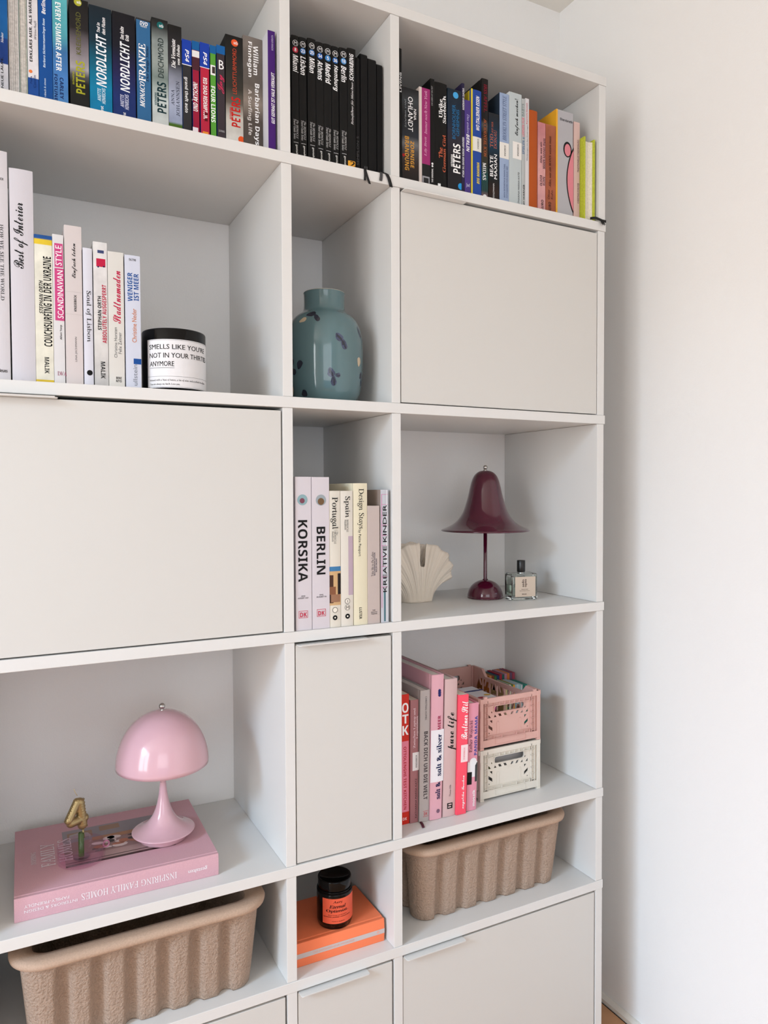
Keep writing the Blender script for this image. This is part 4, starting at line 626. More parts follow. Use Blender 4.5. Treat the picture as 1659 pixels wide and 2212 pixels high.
# ------------------------------------------------------------------ big black candle jar, second shelf
CX, CY, CR = -.1725, .0555, .0520
can = empty('candle_jar', 'glossy black candle jar with a wide white text label, beside the white books', 'candle', (CX, CY, H2 + .0002))
blackgl = mat('black_glass', (4, 4, 5), .04, spec=.3)
lathe_part('jar', [(0, 0), (CR - .005, 0), (CR - .0008, .0015), (CR, .005), (CR, .097), (CR - .0008, .0992), (CR - .0022, .1), (CR - .0034, .0992), (CR - .004, .096), (CR - .004, .07)], blackgl, can)
lathe_part('wax', [(0, .0705), (CR - .0045, .0705)], mat('white_wax', (225, 220, 208), .5), can)
link('wick', G().tube([(0, 0, .0705), (.0005, 0, .078), (.001, .0004, .081)], .0008).mesh(), mat('cotton_wick', (200, 195, 180), .9), can)
ph = math.atan2(-1.19852 - CY, -.425 - CX)      # direction towards the room
lab = mat('paper_label', (222, 221, 222), .6); L0 = -.0475; L1 = .075
v, f = grid_quad(L0, L1, .0035, .0815, 40); link('label', mesh(wrap(v, CR, ph, .00025), f), lab, can, smooth=True)
gk = G()
def onjar(g, txt, st, a, b, c, d): v, f = place(txt, st, a, b, c, d, 'h'); link('lettering', G().add(wrap(v, CR, ph, .0005), f).mesh(False), ink((20, 20, 20)), can)
for a, b, c, d in ((L0 + .001, L1 - .001, .0800, .0803), (L0 + .001, L1 - .001, .0045, .0048), (L0 + .0008, L0 + .0011, .0045, .0803), (L0 + .001, L1 - .001, .0215, .0218), (-.0415, .0005, .0352, .0357)):
    v, f = grid_quad(a, b, c, d, 30); link('printed_line', G().add(wrap(v, CR, ph, .0005), f).mesh(False), ink((20, 20, 20)), can)
onjar(gk, "SMELLS LIKE YOU'RE", 'm', -.0425, .0600, .0655, .0735)
onjar(gk, 'NOT IN YOUR THIRTIES', 'm', -.0420, .0665, .0515, .0595)
onjar(gk, 'ANYMORE', 'm', -.0415, .0000, .0380, .0460)
onjar(gk, 'Infused with a hint of botox, a bit of wine and a whole lot of fun', 'e', -.0420, .0600, .0135, .0175)
onjar(gk, 'You are always my bitch. Love you.', 'e', -.0415, .0090, .0070, .0110)

# ------------------------------------------------------------------ blue green ceramic vase
vs_ = empty('vase', 'glossy blue green ceramic vase with dark blue brush flowers and beige petals', 'vase', (.1206, .1000, H2 + .0002))
glaze = mat('celadon_glaze', (84, 112, 116), .09, coat=.5, noise=(9, .04))
vp = smooth_prof([(.001, .0005), (.050, .0005), (.0585, .004), (.0665, .020), (.0715, .045), (.0738, .075), (.0738, .110), (.0715, .135), (.0655, .153), (.0565, .166), (.0455, .174), (.0410, .179), (.0392, .186), (.0388, .198), (.0392, .2105), (.0398, .2130)], 4)
inner = [(.0385, .2140), (.0368, .2128), (.0362, .200), (.0365, .182), (.052, .168), (.066, .145), (.069, .08), (.055, .01)]
lathe_part('body', vp + inner, glaze, vs_, n=72)
lathe_part('unglazed_rim', [(.0399, .2131), (.0394, .2141), (.0385, .2145), (.0374, .2140)], mat('bare_clay_rim', (178, 176, 165), .6), vs_, n=72)
def vr(z):
    for (r0, z0), (r1, z1) in zip(vp, vp[1:]):
        if z0 <= z <= z1 and z1 > z0: return r0 + (r1 - r0) * (z - z0) / (z1 - z0)
    return .07
vph = math.atan2(-1.19852 - .1, -.425 - .1206)
navy = mat('cobalt_brush_blue', (20, 24, 44), .08, coat=.5, noise=(160, .55)); navy2 = mat('thin_cobalt_wash', (56, 64, 90), .08, coat=.5, noise=(140, .5)); beige = mat('beige_glaze', (196, 176, 146), .1, coat=.4)
def petal(a, z, l, w, ang, m, lift=.0003):
    """brush stroke shaped like a petal laid on the vase wall"""
    N = 14; pts = []
    for i in range(N):
        t = 2 * PI * i / N; x = math.cos(t) * l / 2; y = math.sin(t) * w / 2 * (1 + .35 * math.cos(t)) * (1 + .08 * math.sin(5 * t + a * 9))
        pts.append((x * math.cos(ang) - y * math.sin(ang), x * math.sin(ang) + y * math.cos(ang)))
    v = []
    for k, s in ((0, 0.0), (1, .5), (2, 1.0)):
        for x, y in pts:
            zz = min(max(z + y * s, .001), .2125); r = vr(zz) + lift; aa = vph + a + x * s / .070
            v.append((r * math.cos(aa), r * math.sin(aa), zz))
    f = [(N * k + i, N * k + (i + 1) % N, N * (k + 1) + (i + 1) % N, N * (k + 1) + i) for k in (0, 1) for i in range(N)]
    o = link('painted_petal', mesh(v, f), m, vs_, smooth=True)
for (a, z, parts) in [
    (-.42, .158, [(0, .004, .022, .010, .1, navy), (.20, -.004, .018, .009, -.9, navy), (-.22, -.007, .017, .009, .3, beige)]),
    (.42, .112, [(-.05, .006, .017, .013, -.9, navy2), (.08, -.006, .021, .011, -1.25, navy2)]),
    (.20, .046, [(-.04, .007, .018, .013, -1.3, navy2), (.03, -.008, .019, .010, -1.5, navy2), (.14, .002, .010, .008, .2, navy2)]),
    (-.98, .066, [(0, .008, .017, .012, 1.2, navy), (.30, .002, .017, .012, 1.2, navy), (.05, -.008, .018, .011, -.4, navy)]),
    (-.62, .016, [(0, 0, .014, .012, .4, navy)]), (-1.1, .025, [(0, 0, .018, .010, 1.3, beige)]),
    (1.05, .078, [(0, 0, .018, .011, 1.5, beige)]), (1.22, .050, [(0, .004, .016, .011, .9, navy2), (.1, -.008, .014, .009, -1.0, navy2)]),
    (1.15, .135, [(0, 0, .022, .010, -1.1, navy2)]), (2.2, .10, [(0, 0, .02, .012, .5, navy), (.2, .01, .016, .01, 1.4, navy)]), (-2.2, .09, [(0, 0, .02, .012, .5, navy), (.2, .01, .016, .01, 1.4, beige)])]:
    for (da, dz, l, w_, an, m) in parts:
        petal(a + da, z + dz, l, w_, an, m, .0003 + .00008 * abs(da))
        if m is navy2:
            petal(a + da + .01, z + dz - .001, l * .78, w_ * .30, an + .12, navy, .0006); petal(a + da - .04, z + dz + .002, l * .5, w_ * .16, an - .25, navy, .00065)

# ------------------------------------------------------------------ burgundy bell lamp
ml = empty('table_lamp', 'glossy burgundy lamp with a bell shade and a half-dome base', 'lamp', (.5512, .1775, H3 + .0002))
burg = mat('burgundy_lacquer', (74, 14, 38), .10, coat=.7)
chrome = mat('polished_steel', (190, 188, 185), .08, 1.0)
lathe_part('base', [(0, .0002), (.0405, .0002), (.0415, .0012), (.0415, .0035)] + [(.0412 * math.cos(t), .0035 + .0385 * math.sin(t)) for t in [i * PI / 2 / 14 for i in range(15)]], burg, ml)
lathe_part('stem', [(.0042, .040), (.0042, .200), (.0, .200)], burg, ml, n=20)
lathe_part('collar', [(.0042, .0415), (.0062, .0417), (.0060, .0432), (.0042, .0436)], burg, ml, n=24)
sh = smooth_prof([(.1010, .1555), (.1000, .1580), (.0880, .1630), (.0740, .1705), (.0620, .1815), (.0520, .1970), (.0450, .2160), (.0395, .2360), (.0350, .2560), (.0305, .2720), (.0240, .2840), (.0140, .2915), (.0020, .2940)], 4)
sh_in = [(max(r - .0022, .0001), z - .0014) for r, z in sh[::-1]]
lathe_part('lamp_shade', sh + sh_in, burg, ml, n=72, closed=True)
lathe_part('rim_bead', [(.0995, .1548), (.1012, .1545), (.1020, .1555), (.1012, .1572), (.0998, .1575)], burg, ml, n=72, closed=True)
def ball(r, z): return [(r * math.sin(t) + .00001, z - r * math.cos(t)) for t in [i * PI / 14 for i in range(15)]]
lathe_part('finial', [(.0045, .2935), (.0046, .2955), (.0022, .2962)] + ball(.0052, .3005), chrome, ml, n=24)
lathe_part('bulb', ball(.016, .2150), mat('frosted_bulb', (225, 222, 215), .5), ml, n=24)

# ------------------------------------------------------------------ shell vase
shv = empty('shell_vase', 'matt cream ceramic vase shaped like a ribbed shell with a slot', 'vase', (.3850, .2150, H3 + .0002), (0, 0, math.radians(-4)))
clay = mat('bisque_ceramic', (226, 215, 200), .8, bump=(500, .25, 3, .0006))
def shell_mesh():
    NS, NT = 150, 26; v = []; f = []
    def pt(s, t, side):
        d = s - .055
        if side < 0 and abs(d) < .35:
            q = min(max((t - .55) / .45, 0), 1); q = q * q * (3 - 2 * q); s = .055 + d * (1 - .58 * q * (1 - abs(d) / .35))
        # rim of the fan
        th = s * 1.83
        sc = 1 + .022 * math.sin(s * 27 + .6)
        rx = math.sin(th) * .0870 * sc; rz = .0620 + math.cos(th) * .0700 * sc
        bx = .0390 * s; mx = .0420 * s; mz = .060 - .030 * s * s
        x = (1 - t) ** 2 * bx + 2 * t * (1 - t) * mx + t * t * rx
        z = 2 * t * (1 - t) * mz + t * t * rz
        close = max(0, 1 - abs(s) ** 3.2) ** .5
        dep = ((.0330 * (1 - t) + .0270 * t) + .010 * t * (1 - t)) * close + .0002
        rib = .0009 * t ** .5 * math.sin(s * 96) + .0026 * t * math.sin(s * 27 + .6) * (1 if side < 0 else .7)
        y = side * (dep + (rib if close > .25 else rib * close * 3))
        return (x, y + .0022 * t * math.sin(s * 11), z)
    def tmax(s, side):
        if side > 0: return .985
        x = abs(s - .055)
        if x < .098: return .62 + .38 * (x / .098) ** 9
        return 1.0
    for side in (-1, 1):
        base = len(v)
        for i in range(NS + 1):
            s = -1 + 2 * i / NS
            if side > 0: s = -s
            tm = tmax(s, side)
            for j in range(NT + 1): v.append(pt(s, tm * j / NT, side))
        for i in range(NS):
            for j in range(NT): a = base + i * (NT + 1) + j; f.append((a, a + NT + 1, a + NT + 2, a + 1))
    half = (NS + 1) * (NT + 1)
    # foot plate
    foot = [i * (NT + 1) for i in range(NS + 1)] + [half + i * (NT + 1) for i in range(NS + 1)]
    f.append(tuple(foot[::-1]))
    me = mesh(v, f)
    bm = bmesh.new(); bm.from_mesh(me); bmesh.ops.remove_doubles(bm, verts=bm.verts, dist=.00045); bmesh.ops.recalc_face_normals(bm, faces=bm.faces); bm.to_mesh(me); bm.free()
    return me
o = link('shell_body', shell_mesh(), clay, shv, smooth=True)
sd = o.modifiers.new('wall', 'SOLIDIFY'); sd.thickness = .0030; sd.offset = -1
o['label'] = 'ribbed fan-shaped wall with a rounded slot at its middle'

# ------------------------------------------------------------------ perfume bottle
pf = empty('perfume_bottle', 'square clear glass bottle with black cap and beige label', 'bottle', (.6085, .1190, H3 + .0002), (0, 0, math.radians(-11)))
glass = mat('clear_glass', (236, 246, 240), .02, trans=1.0, ior=1.46)
BW, BD, BH = .0640, .0360, .0600
g = G()
def rrect(w, d, r, n=4):
    p = []
    for cx, cy, a0 in ((w / 2 - r, d / 2 - r, 0), (-w / 2 + r, d / 2 - r, 90), (-w / 2 + r, -d / 2 + r, 180), (w / 2 - r, -d / 2 + r, 270)):
        for i in range(n + 1):
            a = math.radians(a0 + 90 * i / n); p.append((cx + r * math.cos(a), cy + r * math.sin(a)))
    return p
def sect(levels, n):
    g = G(); v = []
    for p, z in levels: v += [(x, y, z) for x, y in p]
    m = len(levels[0][0]); f = [(k * m + i, k * m + (i + 1) % m, (k + 1) * m + (i + 1) % m, (k + 1) * m + i) for k in range(len(levels) - 1) for i in range(m)]
    f += [tuple(range(m))[::-1], tuple(range((len(levels) - 1) * m, len(levels) * m))]
    g.add(v, f); return g
g = sect([(rrect(BW - .003, BD - .003, .002), 0), (rrect(BW, BD, .003), .0015), (rrect(BW, BD, .003), BH - .002), (rrect(BW - .004, BD - .004, .003), BH)], 5)
gi = sect([(rrect(BW - .012, BD - .010, .004), .0090), (rrect(BW - .008, BD - .007, .003), .011), (rrect(BW - .008, BD - .007, .003), BH - .008), (rrect(BW - .014, BD - .012, .004), BH - .0045)], 5)
me = g.mesh(); mi = gi.mesh(); bm = bmesh.new(); bm.from_mesh(me)
bm2 = bmesh.new(); bm2.from_mesh(mi); bmesh.ops.reverse_faces(bm2, faces=bm2.faces); bm2.to_mesh(mi); bm2.free(); bm.from_mesh(mi); bm.to_mesh(me); bm.free()
link('glass_body', me, glass, pf)
lq = sect([(rrect(BW - .0125, BD - .0105, .004), .0093), (rrect(BW - .0085, BD - .0075, .003), .0113), (rrect(BW - .0085, BD - .0075, .003), .034)], 5)
link('liquid', lq.mesh(), mat('perfume_liquid', (232, 240, 228), .0, trans=1.0, ior=1.33), pf)
lathe_part('neck', [(.0088, BH), (.0088, BH + .003), (.0, BH + .003)], mat('steel_collar', (150, 155, 155), .25, 1.0), pf, n=28)
lathe_part('cap', [(0, BH + .0032), (.0092, BH + .0032), (.0094, BH + .0036), (.0094, BH + .0282), (.0089, BH + .0288), (0, BH + .0288)], mat('black_cap_plastic', (14, 14, 14), .3), pf, n=36)
link('dip_tube', G().tube([(.004, 0, BH), (.006, 0, .012)], .0009).mesh(), mat('clear_tube', (220, 225, 225), .2), pf)
lb = link('label', G().box(-.0235, .0265, -BD / 2 - .0002, -BD / 2 - .00002, .0080, .0530).mesh(), mat('beige_paper_label', (198, 180, 162), .6), pf)
g = G()
for t, st, a, b, c, d, dr in (('sedo', 'nb', -.0075, -.0015, .0300, .0470, 'up'), ('opes', 'nb', .0005, .0060, .0300, .0475, 'up'), ('Nordic Coast', 'n', -.0080, .0080, .0240, .0258, 'h'), ('Home Fragrance Spray', 'n', -.0130, .0125, .0203, .0222, 'h'), ('BOLIA', 'h', -.0065, .0045, .0125, .0152, 'h')):
    v, f = place(t, st, a, b, c, d, dr); link('lettering', G().add([(x, -BD / 2 - .00045, z) for x, z in v], f).mesh(False), ink((70, 52, 50)), pf)

# ------------------------------------------------------------------ pink art book lying flat, lamp, dish and number candle
bkx0, bky0, bkw, bkd, bkh = -.4268, .0400, .3158, .2500, .0372
pink = mat('pink_linen', (204, 160, 169), .75, bump=(1400, .35, 2, .0003), noise=(700, .06))
ab = empty('art_book', 'large pink linen art book lying flat under the mushroom lamp', 'book', (bkx0, bky0, H4 + .0002), (0, 0, math.radians(-.8)))
arc = [(-.0012 * math.sin(PI * i / 10) - .0003, bkh * i / 10) for i in range(11)]
tb = .0026
outer = arc + [(.0035, bkh), (.0050, bkh - .0009), (.0075, bkh - .0009), (.0090, bkh), (bkd, bkh), (bkd, bkh - tb), (.0105, bkh - tb), (tb, bkh - tb), (tb, tb), (bkd, tb), (bkd, 0)]
link('cover', G().prism([(y, z) for y, z in outer], 0, bkw, 'x').mesh(), pink, ab, bevel=.0004)
link('page_block', G().box(.0035, bkw - .0035, .006, bkd - .004, tb + .0001, bkh - tb - .0001).mesh(), PAGEW, ab)
topz = bkh
def flat(name, rects, m, z, parent=ab):
    g = G()
    for pts in rects: g.add([(x, y, z) for x, y in pts], [tuple(range(len(pts)))])
    return link(name, g.mesh(False), m, parent)
R4 = lambda a, b, c, d: [(a, c), (b, c), (b, d), (a, d)]
# photograph printed on the cover: grey room, wooden bed, white bedding, people
px0, px1, py0, py1 = .0770, .2560, .0650, .2080
flat('cover_photograph', [R4(px0, px1, py0, py1)], ramp_mat('photo_room', [(0, (150, 120, 118)), (1, (150, 120, 118))], .35, .1, 20), topz + .0001)
flat('cover_photograph', [R4(px0, px1, .1560, py1)], mat('photo_grey_wall', (140, 132, 138), .4, noise=(14, .12)), topz + .00016)
flat('cover_photograph', [R4(px0, px1, .0650, .0720), R4(px0, px1, .0775, .0800)], mat('photo_dark_wood', (62, 36, 36), .4), topz + .00016)
flat('cover_photograph', [R4(px0, px1, .0720, .0775), R4(px0, px1, .0800, .1000)], mat('photo_pale_floor', (172, 142, 138), .4, noise=(20, .1)), topz + .00018)
flat('cover_photograph', [R4(.1250, .2000, .1480, .1620)], mat('photo_wood_headboard', (165, 118, 84), .4, noise=(60, .12)), topz + .00022)
flat('cover_photograph', [R4(.0850, .1270, .1700, .1950), R4(.1400, .1750, .1820, .2020)], mat('photo_frame_brown', (150, 118, 96), .4), topz + .00022)
flat('cover_photograph', [[(.0870, .1710), (.1250, .1710), (.1200, .1860), (.1050, .1920), (.0890, .1880)]], mat('photo_grey_panel', (165, 155, 158), .4), topz + .00026)
rn = random.Random(4)
for c, cnt, bx in (((222, 205, 205), 9, (.125, .215, .108, .150)), ((176, 110, 84), 5, (.130, .215, .112, .140)), ((48, 36, 38), 4, (.145, .200, .120, .150)), ((232, 220, 226), 3, (.190, .230, .095, .115)), ((90, 60, 58), 3, (.125, .185, .105, .125))):
    pol = []
    for k in range(cnt):
        cx_ = rn.uniform(bx[0], bx[1]); cy_ = rn.uniform(bx[2], bx[3]); a_ = rn.uniform(.006, .014); b_ = rn.uniform(.003, .008); an = rn.uniform(-.3, .3)
        pol.append([(cx_ + a_ * math.cos(t) * math.cos(an) - b_ * math.sin(t) * math.sin(an), cy_ + a_ * math.cos(t) * math.sin(an) + b_ * math.sin(t) * math.cos(an)) for t in [i * 2 * PI / 9 for i in range(9)]])
    flat('cover_photograph', pol, mat('photo_people', c, .4), topz + .00030 + .00003 * rn.random())
g = G()
for t, st, a, b, c, d in (('INSPIRING', 'e', .0250, .0330, .1020, .1480), ('FAMILY', 'e', .0400, .0620, .0850, .1700), ('HOMES', 'e', .0680, .0900, .0900, .1760)):
    v, f = place(t, st, a, b, c, d, 'up'); link('lettering', G().add([(x, y, topz + .0005) for x, y in v], f).mesh(False), ink((235, 226, 230)), ab)
def arcy(z):
    return -.0012 * math.sin(PI * min(max(z / bkh, 0), 1)) - .0003
for t, st, a, b, c, d in (('gestalten', 'nb', .2640, .2960, .0135, .0220), ('INSPIRING FAMILY HOMES', 'e', .0960, .2450, .0120, .0230), ('FAMILY-FRIENDLY', 'n', .0140, .0780, .0205, .0250), ('INTERIORS & DESIGN', 'n', .0140, .0900, .0125, .0170)):
    v, f = place(t, st, a, b, c, d, 'flip'); link('lettering', G().add([(x, arcy(z) - .0003, z) for x, z in v], f).mesh(False), ink((235, 226, 230)), ab)

BT = H4 + .0002 + bkh + .0008
pl = empty('mushroom_lamp', 'pale pink lamp with a half-dome shade and flared foot on the art book', 'lamp', (-.1840, .1400, BT))
pinkl = mat('pink_lacquer', (208, 167, 176), .16, coat=.6)
lathe_part('foot', [(0, 0), (.0400, 0), (.0415, .0008), (.0425, .0075), (.0440, .0105)], pinkl, pl)
lathe_part('base', smooth_prof([(.0440, .0105), (.0530, .0125), (.0548, .0140), (.0540, .0155), (.0470, .0180), (.0370, .0230), (.0270, .0310), (.0190, .0420), (.0130, .0560), (.0090, .0720), (.0064, .0900), (.0053, .1020)], 4), pinkl, pl, n=64)
lathe_part('stem', [(.0053, .1023), (.0051, .1320), (.0045, .1500)], pinkl, pl, n=24)
dome = [(.0812 * math.cos(t) ** .98 if t < 1.56 else .0001, .1365 + .0975 * math.sin(t)) for t in [i * (PI / 2) / 26 for i in range(27)]]
dome = [(.0806, .1345)] + [(max(r, .0001), z - .002) for r, z in dome]
din = [(max(r - .0022, .0001), z - .0016) for r, z in dome[::-1]]
lathe_part('lamp_shade', dome + din, pinkl, pl, n=72, closed=True)
lathe_part('finial', [(.0030, .2318), (.0030, .2340), (.0018, .2346)] + ball(.0056, .2392), chrome, pl, n=24)
lathe_part('bulb', ball(.014, .172), mat('frosted_bulb', (225, 222, 215), .5), pl, n=24)

dsh = empty('glass_candle_holder', 'low clear pink glass dish with a green glass tube on the art book', 'candle holder', (-.3235, .1230, BT))
pglass = thin_glass('pink_glass', (254, 245, 251))
R0 = .0375
lathe_part('dish', [(0, 0), (R0 - .002, 0), (R0, .0015), (R0 + .001, .010), (R0 + .0012, .0265), (R0 + .0004, .0272), (R0 - .0006, .0265), (R0 - .0010, .010), (R0 - .003, .0040), (.0150, .0034), (0, .0034)], pglass, dsh, n=56)
lathe_part('socket_ring', [(.0062, .0036), (.0130, .0036), (.0135, .0045), (.0125, .0055), (.0062, .0055)], pglass, dsh, n=32)
g = G(); ringp = [(R0 + .0035 + .0048 * math.cos(t), .0155 + .0052 * math.sin(t)) for t in [i * 2 * PI / 16 for i in range(17)]]
link('loop_handle', G().tube([(x, .0, z) for x, z in ringp], .0014).mesh(), mat('pink_glass_handle', (226, 160, 190), .05, trans=.6), dsh, smooth=True, rot=(0, 0, math.radians(8)))
ggl = mat('green_glass', (92, 122, 64), .05, trans=.55, ior=1.45)
lathe_part('tube', [(.0046, .0058), (.0046, .0460), (.0040, .0462), (.0036, .0460), (.0036, .0100)], ggl, dsh, n=24)
# number candle: soft puffed outline of a 4
nc = empty('number_candle', 'golden birthday candle shaped like a puffed number 4', 'candle', (-.3235, .1230, BT + .0470), (math.radians(-2), math.radians(-5), math.radians(28)))
gold = mat('gold_wax_foil', (158, 140, 100), .30, .75, noise=(60, .08))
g = G()
sk = [((.004, .0035), (.0035, .0590)), ((.0035, .0590), (-.0235, .0235)), ((-.0235, .0235), (.0160, .0215))]
def puff(a, b, r, seg=26):
    pts = []; rr = []
    L = (Vector((b[0], 0, b[1])) - Vector((a[0], 0, a[1]))).length
    for i in range(seg + 1):
        t = i / seg; pts.append((a[0] + (b[0] - a[0]) * t, 0, a[1] + (b[1] - a[1]) * t))
        e = min(t, 1 - t) * L; cap = min(1, (.18 + e / r)) if e < r else 1
        cap = math.sqrt(max(0.02, 1 - (1 - min(e / r, 1)) ** 2)) if e < r else 1
        rr.append(r * (cap * .98 + .03) * (1 + .014 * math.cos(t * seg * PI)))
    return pts, rr
for k, (a, b) in enumerate(sk):
    pts, rr = puff(a, b, (.0078, .0068, .0074)[k]); G.tube(g, pts, rr, 16)
me = g.mesh()
o = link('number_body', me, gold, nc, smooth=True)
rm = o.modifiers.new('fuse', 'REMESH'); rm.mode = 'VOXEL'; rm.voxel_size = .0007; rm.use_smooth_shade = True
sm = o.modifiers.new('soften', 'SMOOTH'); sm.iterations = 3; sm.factor = .5
g = G()
for a, b, r in (((.004, .0035), (.0035, .0590), .0078),):
    for i in range(9):
        z = .008 + i * .0058; g.tube([(.0085, -.0066, z), (.0112, -.0030, z + .0008), (.0118, .0020, z)], .0006, 6)
for i in range(7):
    t = .12 + i * .13; x = .0035 + (-.0235 - .0035) * t; z = .059 + (.0235 - .059) * t
    g.tube([(x - .0050, -.0040, z + .0038), (x - .0064, .0, z + .0048)], .0006, 6)
link('seam_pleats', g.mesh(), gold, nc, smooth=True, kind='stuff')
link('wick', G().tube([(.001, 0, .064), (-.002, 0, .071), (-.0035, 0, .0775)], .0006, 8).mesh(), mat('golden_wick', (190, 175, 140), .6), nc, smooth=True)
link('pick', G().tube([(.004, 0, -.012), (.004, 0, .004)], .0017, 10).mesh(), gold, nc, smooth=True)

# ------------------------------------------------------------------ orange book and black candle, narrow cell
orange = mat('neon_orange_cloth', (255, 128, 84), .6, bump=(1200, .2, 2, .0003))
ob = empty('orange_book', 'thick neon orange book lying flat with a grey band on its spine', 'book', (.0205, .0330, H5 + .0002), (0, 0, math.radians(-.5)))
ow, od, oh = .1890, .1330, .0440
arc2 = [(-.0018 * math.sin(PI * i / 10), oh * i / 10) for i in range(11)]
link('cover', G().prism(arc2 + [(.004, oh), (.006, oh - .0008), (.009, oh - .0008), (.011, oh), (od, oh), (od, oh - .002), (.01, oh - .002), (.0025, oh - .002), (.0025, .002), (od, .002), (od, 0)], 0, ow, 'x').mesh(), orange, ob, bevel=.0005)
link('page_block', G().box(.003, ow - .003, .005, od - .003, .0021, oh - .0021).mesh(), PAGEW, ob)
fy = lambda z: -.0018 * math.sin(PI * min(max(z / oh, 0), 1))
v, f = grid_quad(0.0, ow - .0001, .0165, .0255, 1, 4)
link('spine_band', mesh([(x, fy(z) - .0002, z) for x, z in v], f), mat('silver_grey_band', (196, 186, 184), .5), ob)
g = G(); v, f = place('THE ENTREPRENEUR MAGAZINE', 'n', .040, .125, .0190, .0230, 'h'); link('lettering', G().add([(x, fy(z) - .0004, z) for x, z in v], f).mesh(False), ink((222, 172, 158)), ob)
v, f = disc(.1750, .0212, .0030); g.add([(x, fy(z) - .0004, z) for x, z in v], f)
link('printed_disc', g.mesh(False), ink((222, 172, 158)), ob)

JR = .0340
jr = empty('candle_jar', 'small black glass candle with an orange label standing on the orange book', 'candle', (.1222, .0705, H5 + .0002 + oh + .0002))
lathe_part('jar', smooth_prof([(.001, 0), (.0285, 0), (.0322, .0022), (.0340, .0070), (.0342, .0120), (.0342, .0640), (.0335, .0670), (.0318, .0690)], 3), blackgl, jr)
lathe_part('lid', [(.0316, .0692), (.0322, .0700), (.0322, .0880), (.0316, .0895), (.0300, .0900), (.0290, .0895), (.0285, .0870), (0, .0868)], blackgl, jr, n=56)
lathe_part('neck_ring', [(.0318, .0688), (.0334, .0690), (.0336, .0702), (.0322, .0706)], blackgl, jr, n=56)
ph2 = math.atan2(-1.19852 - .0705, -.425 - .1222)
v, f = grid_quad(-.0245, .0560, .0125, .0600, 30); link('label', mesh(wrap(v, .0342, ph2, .0002), f), mat('coral_paper_label', (225, 92, 62), .55), jr, smooth=True)
g = G()
for t, st, a, b, c, d in (('Aery', 'e', -.0030, .0150, .0505, .0565), ('Eternal', 'j', -.0100, .0220, .0420, .0485), ('Optimist.', 's', -.0160, .0280, .0330, .0400), ('Blood Orange and Grapefruit', 'n', -.0120, .0240, .0280, .0300), ('MANDARIN, JASMINE & SANDALWOOD', 'h', -.0220, .0330, .0245, .0265), ('Made in England', 'n', -.0050, .0190, .0160, .0180)):
    v, f = place(t, st, a, b, c, d, 'h'); link('lettering', G().add(wrap(v, .0342, ph2, .0005), f).mesh(False), ink((50, 20, 20)), jr)

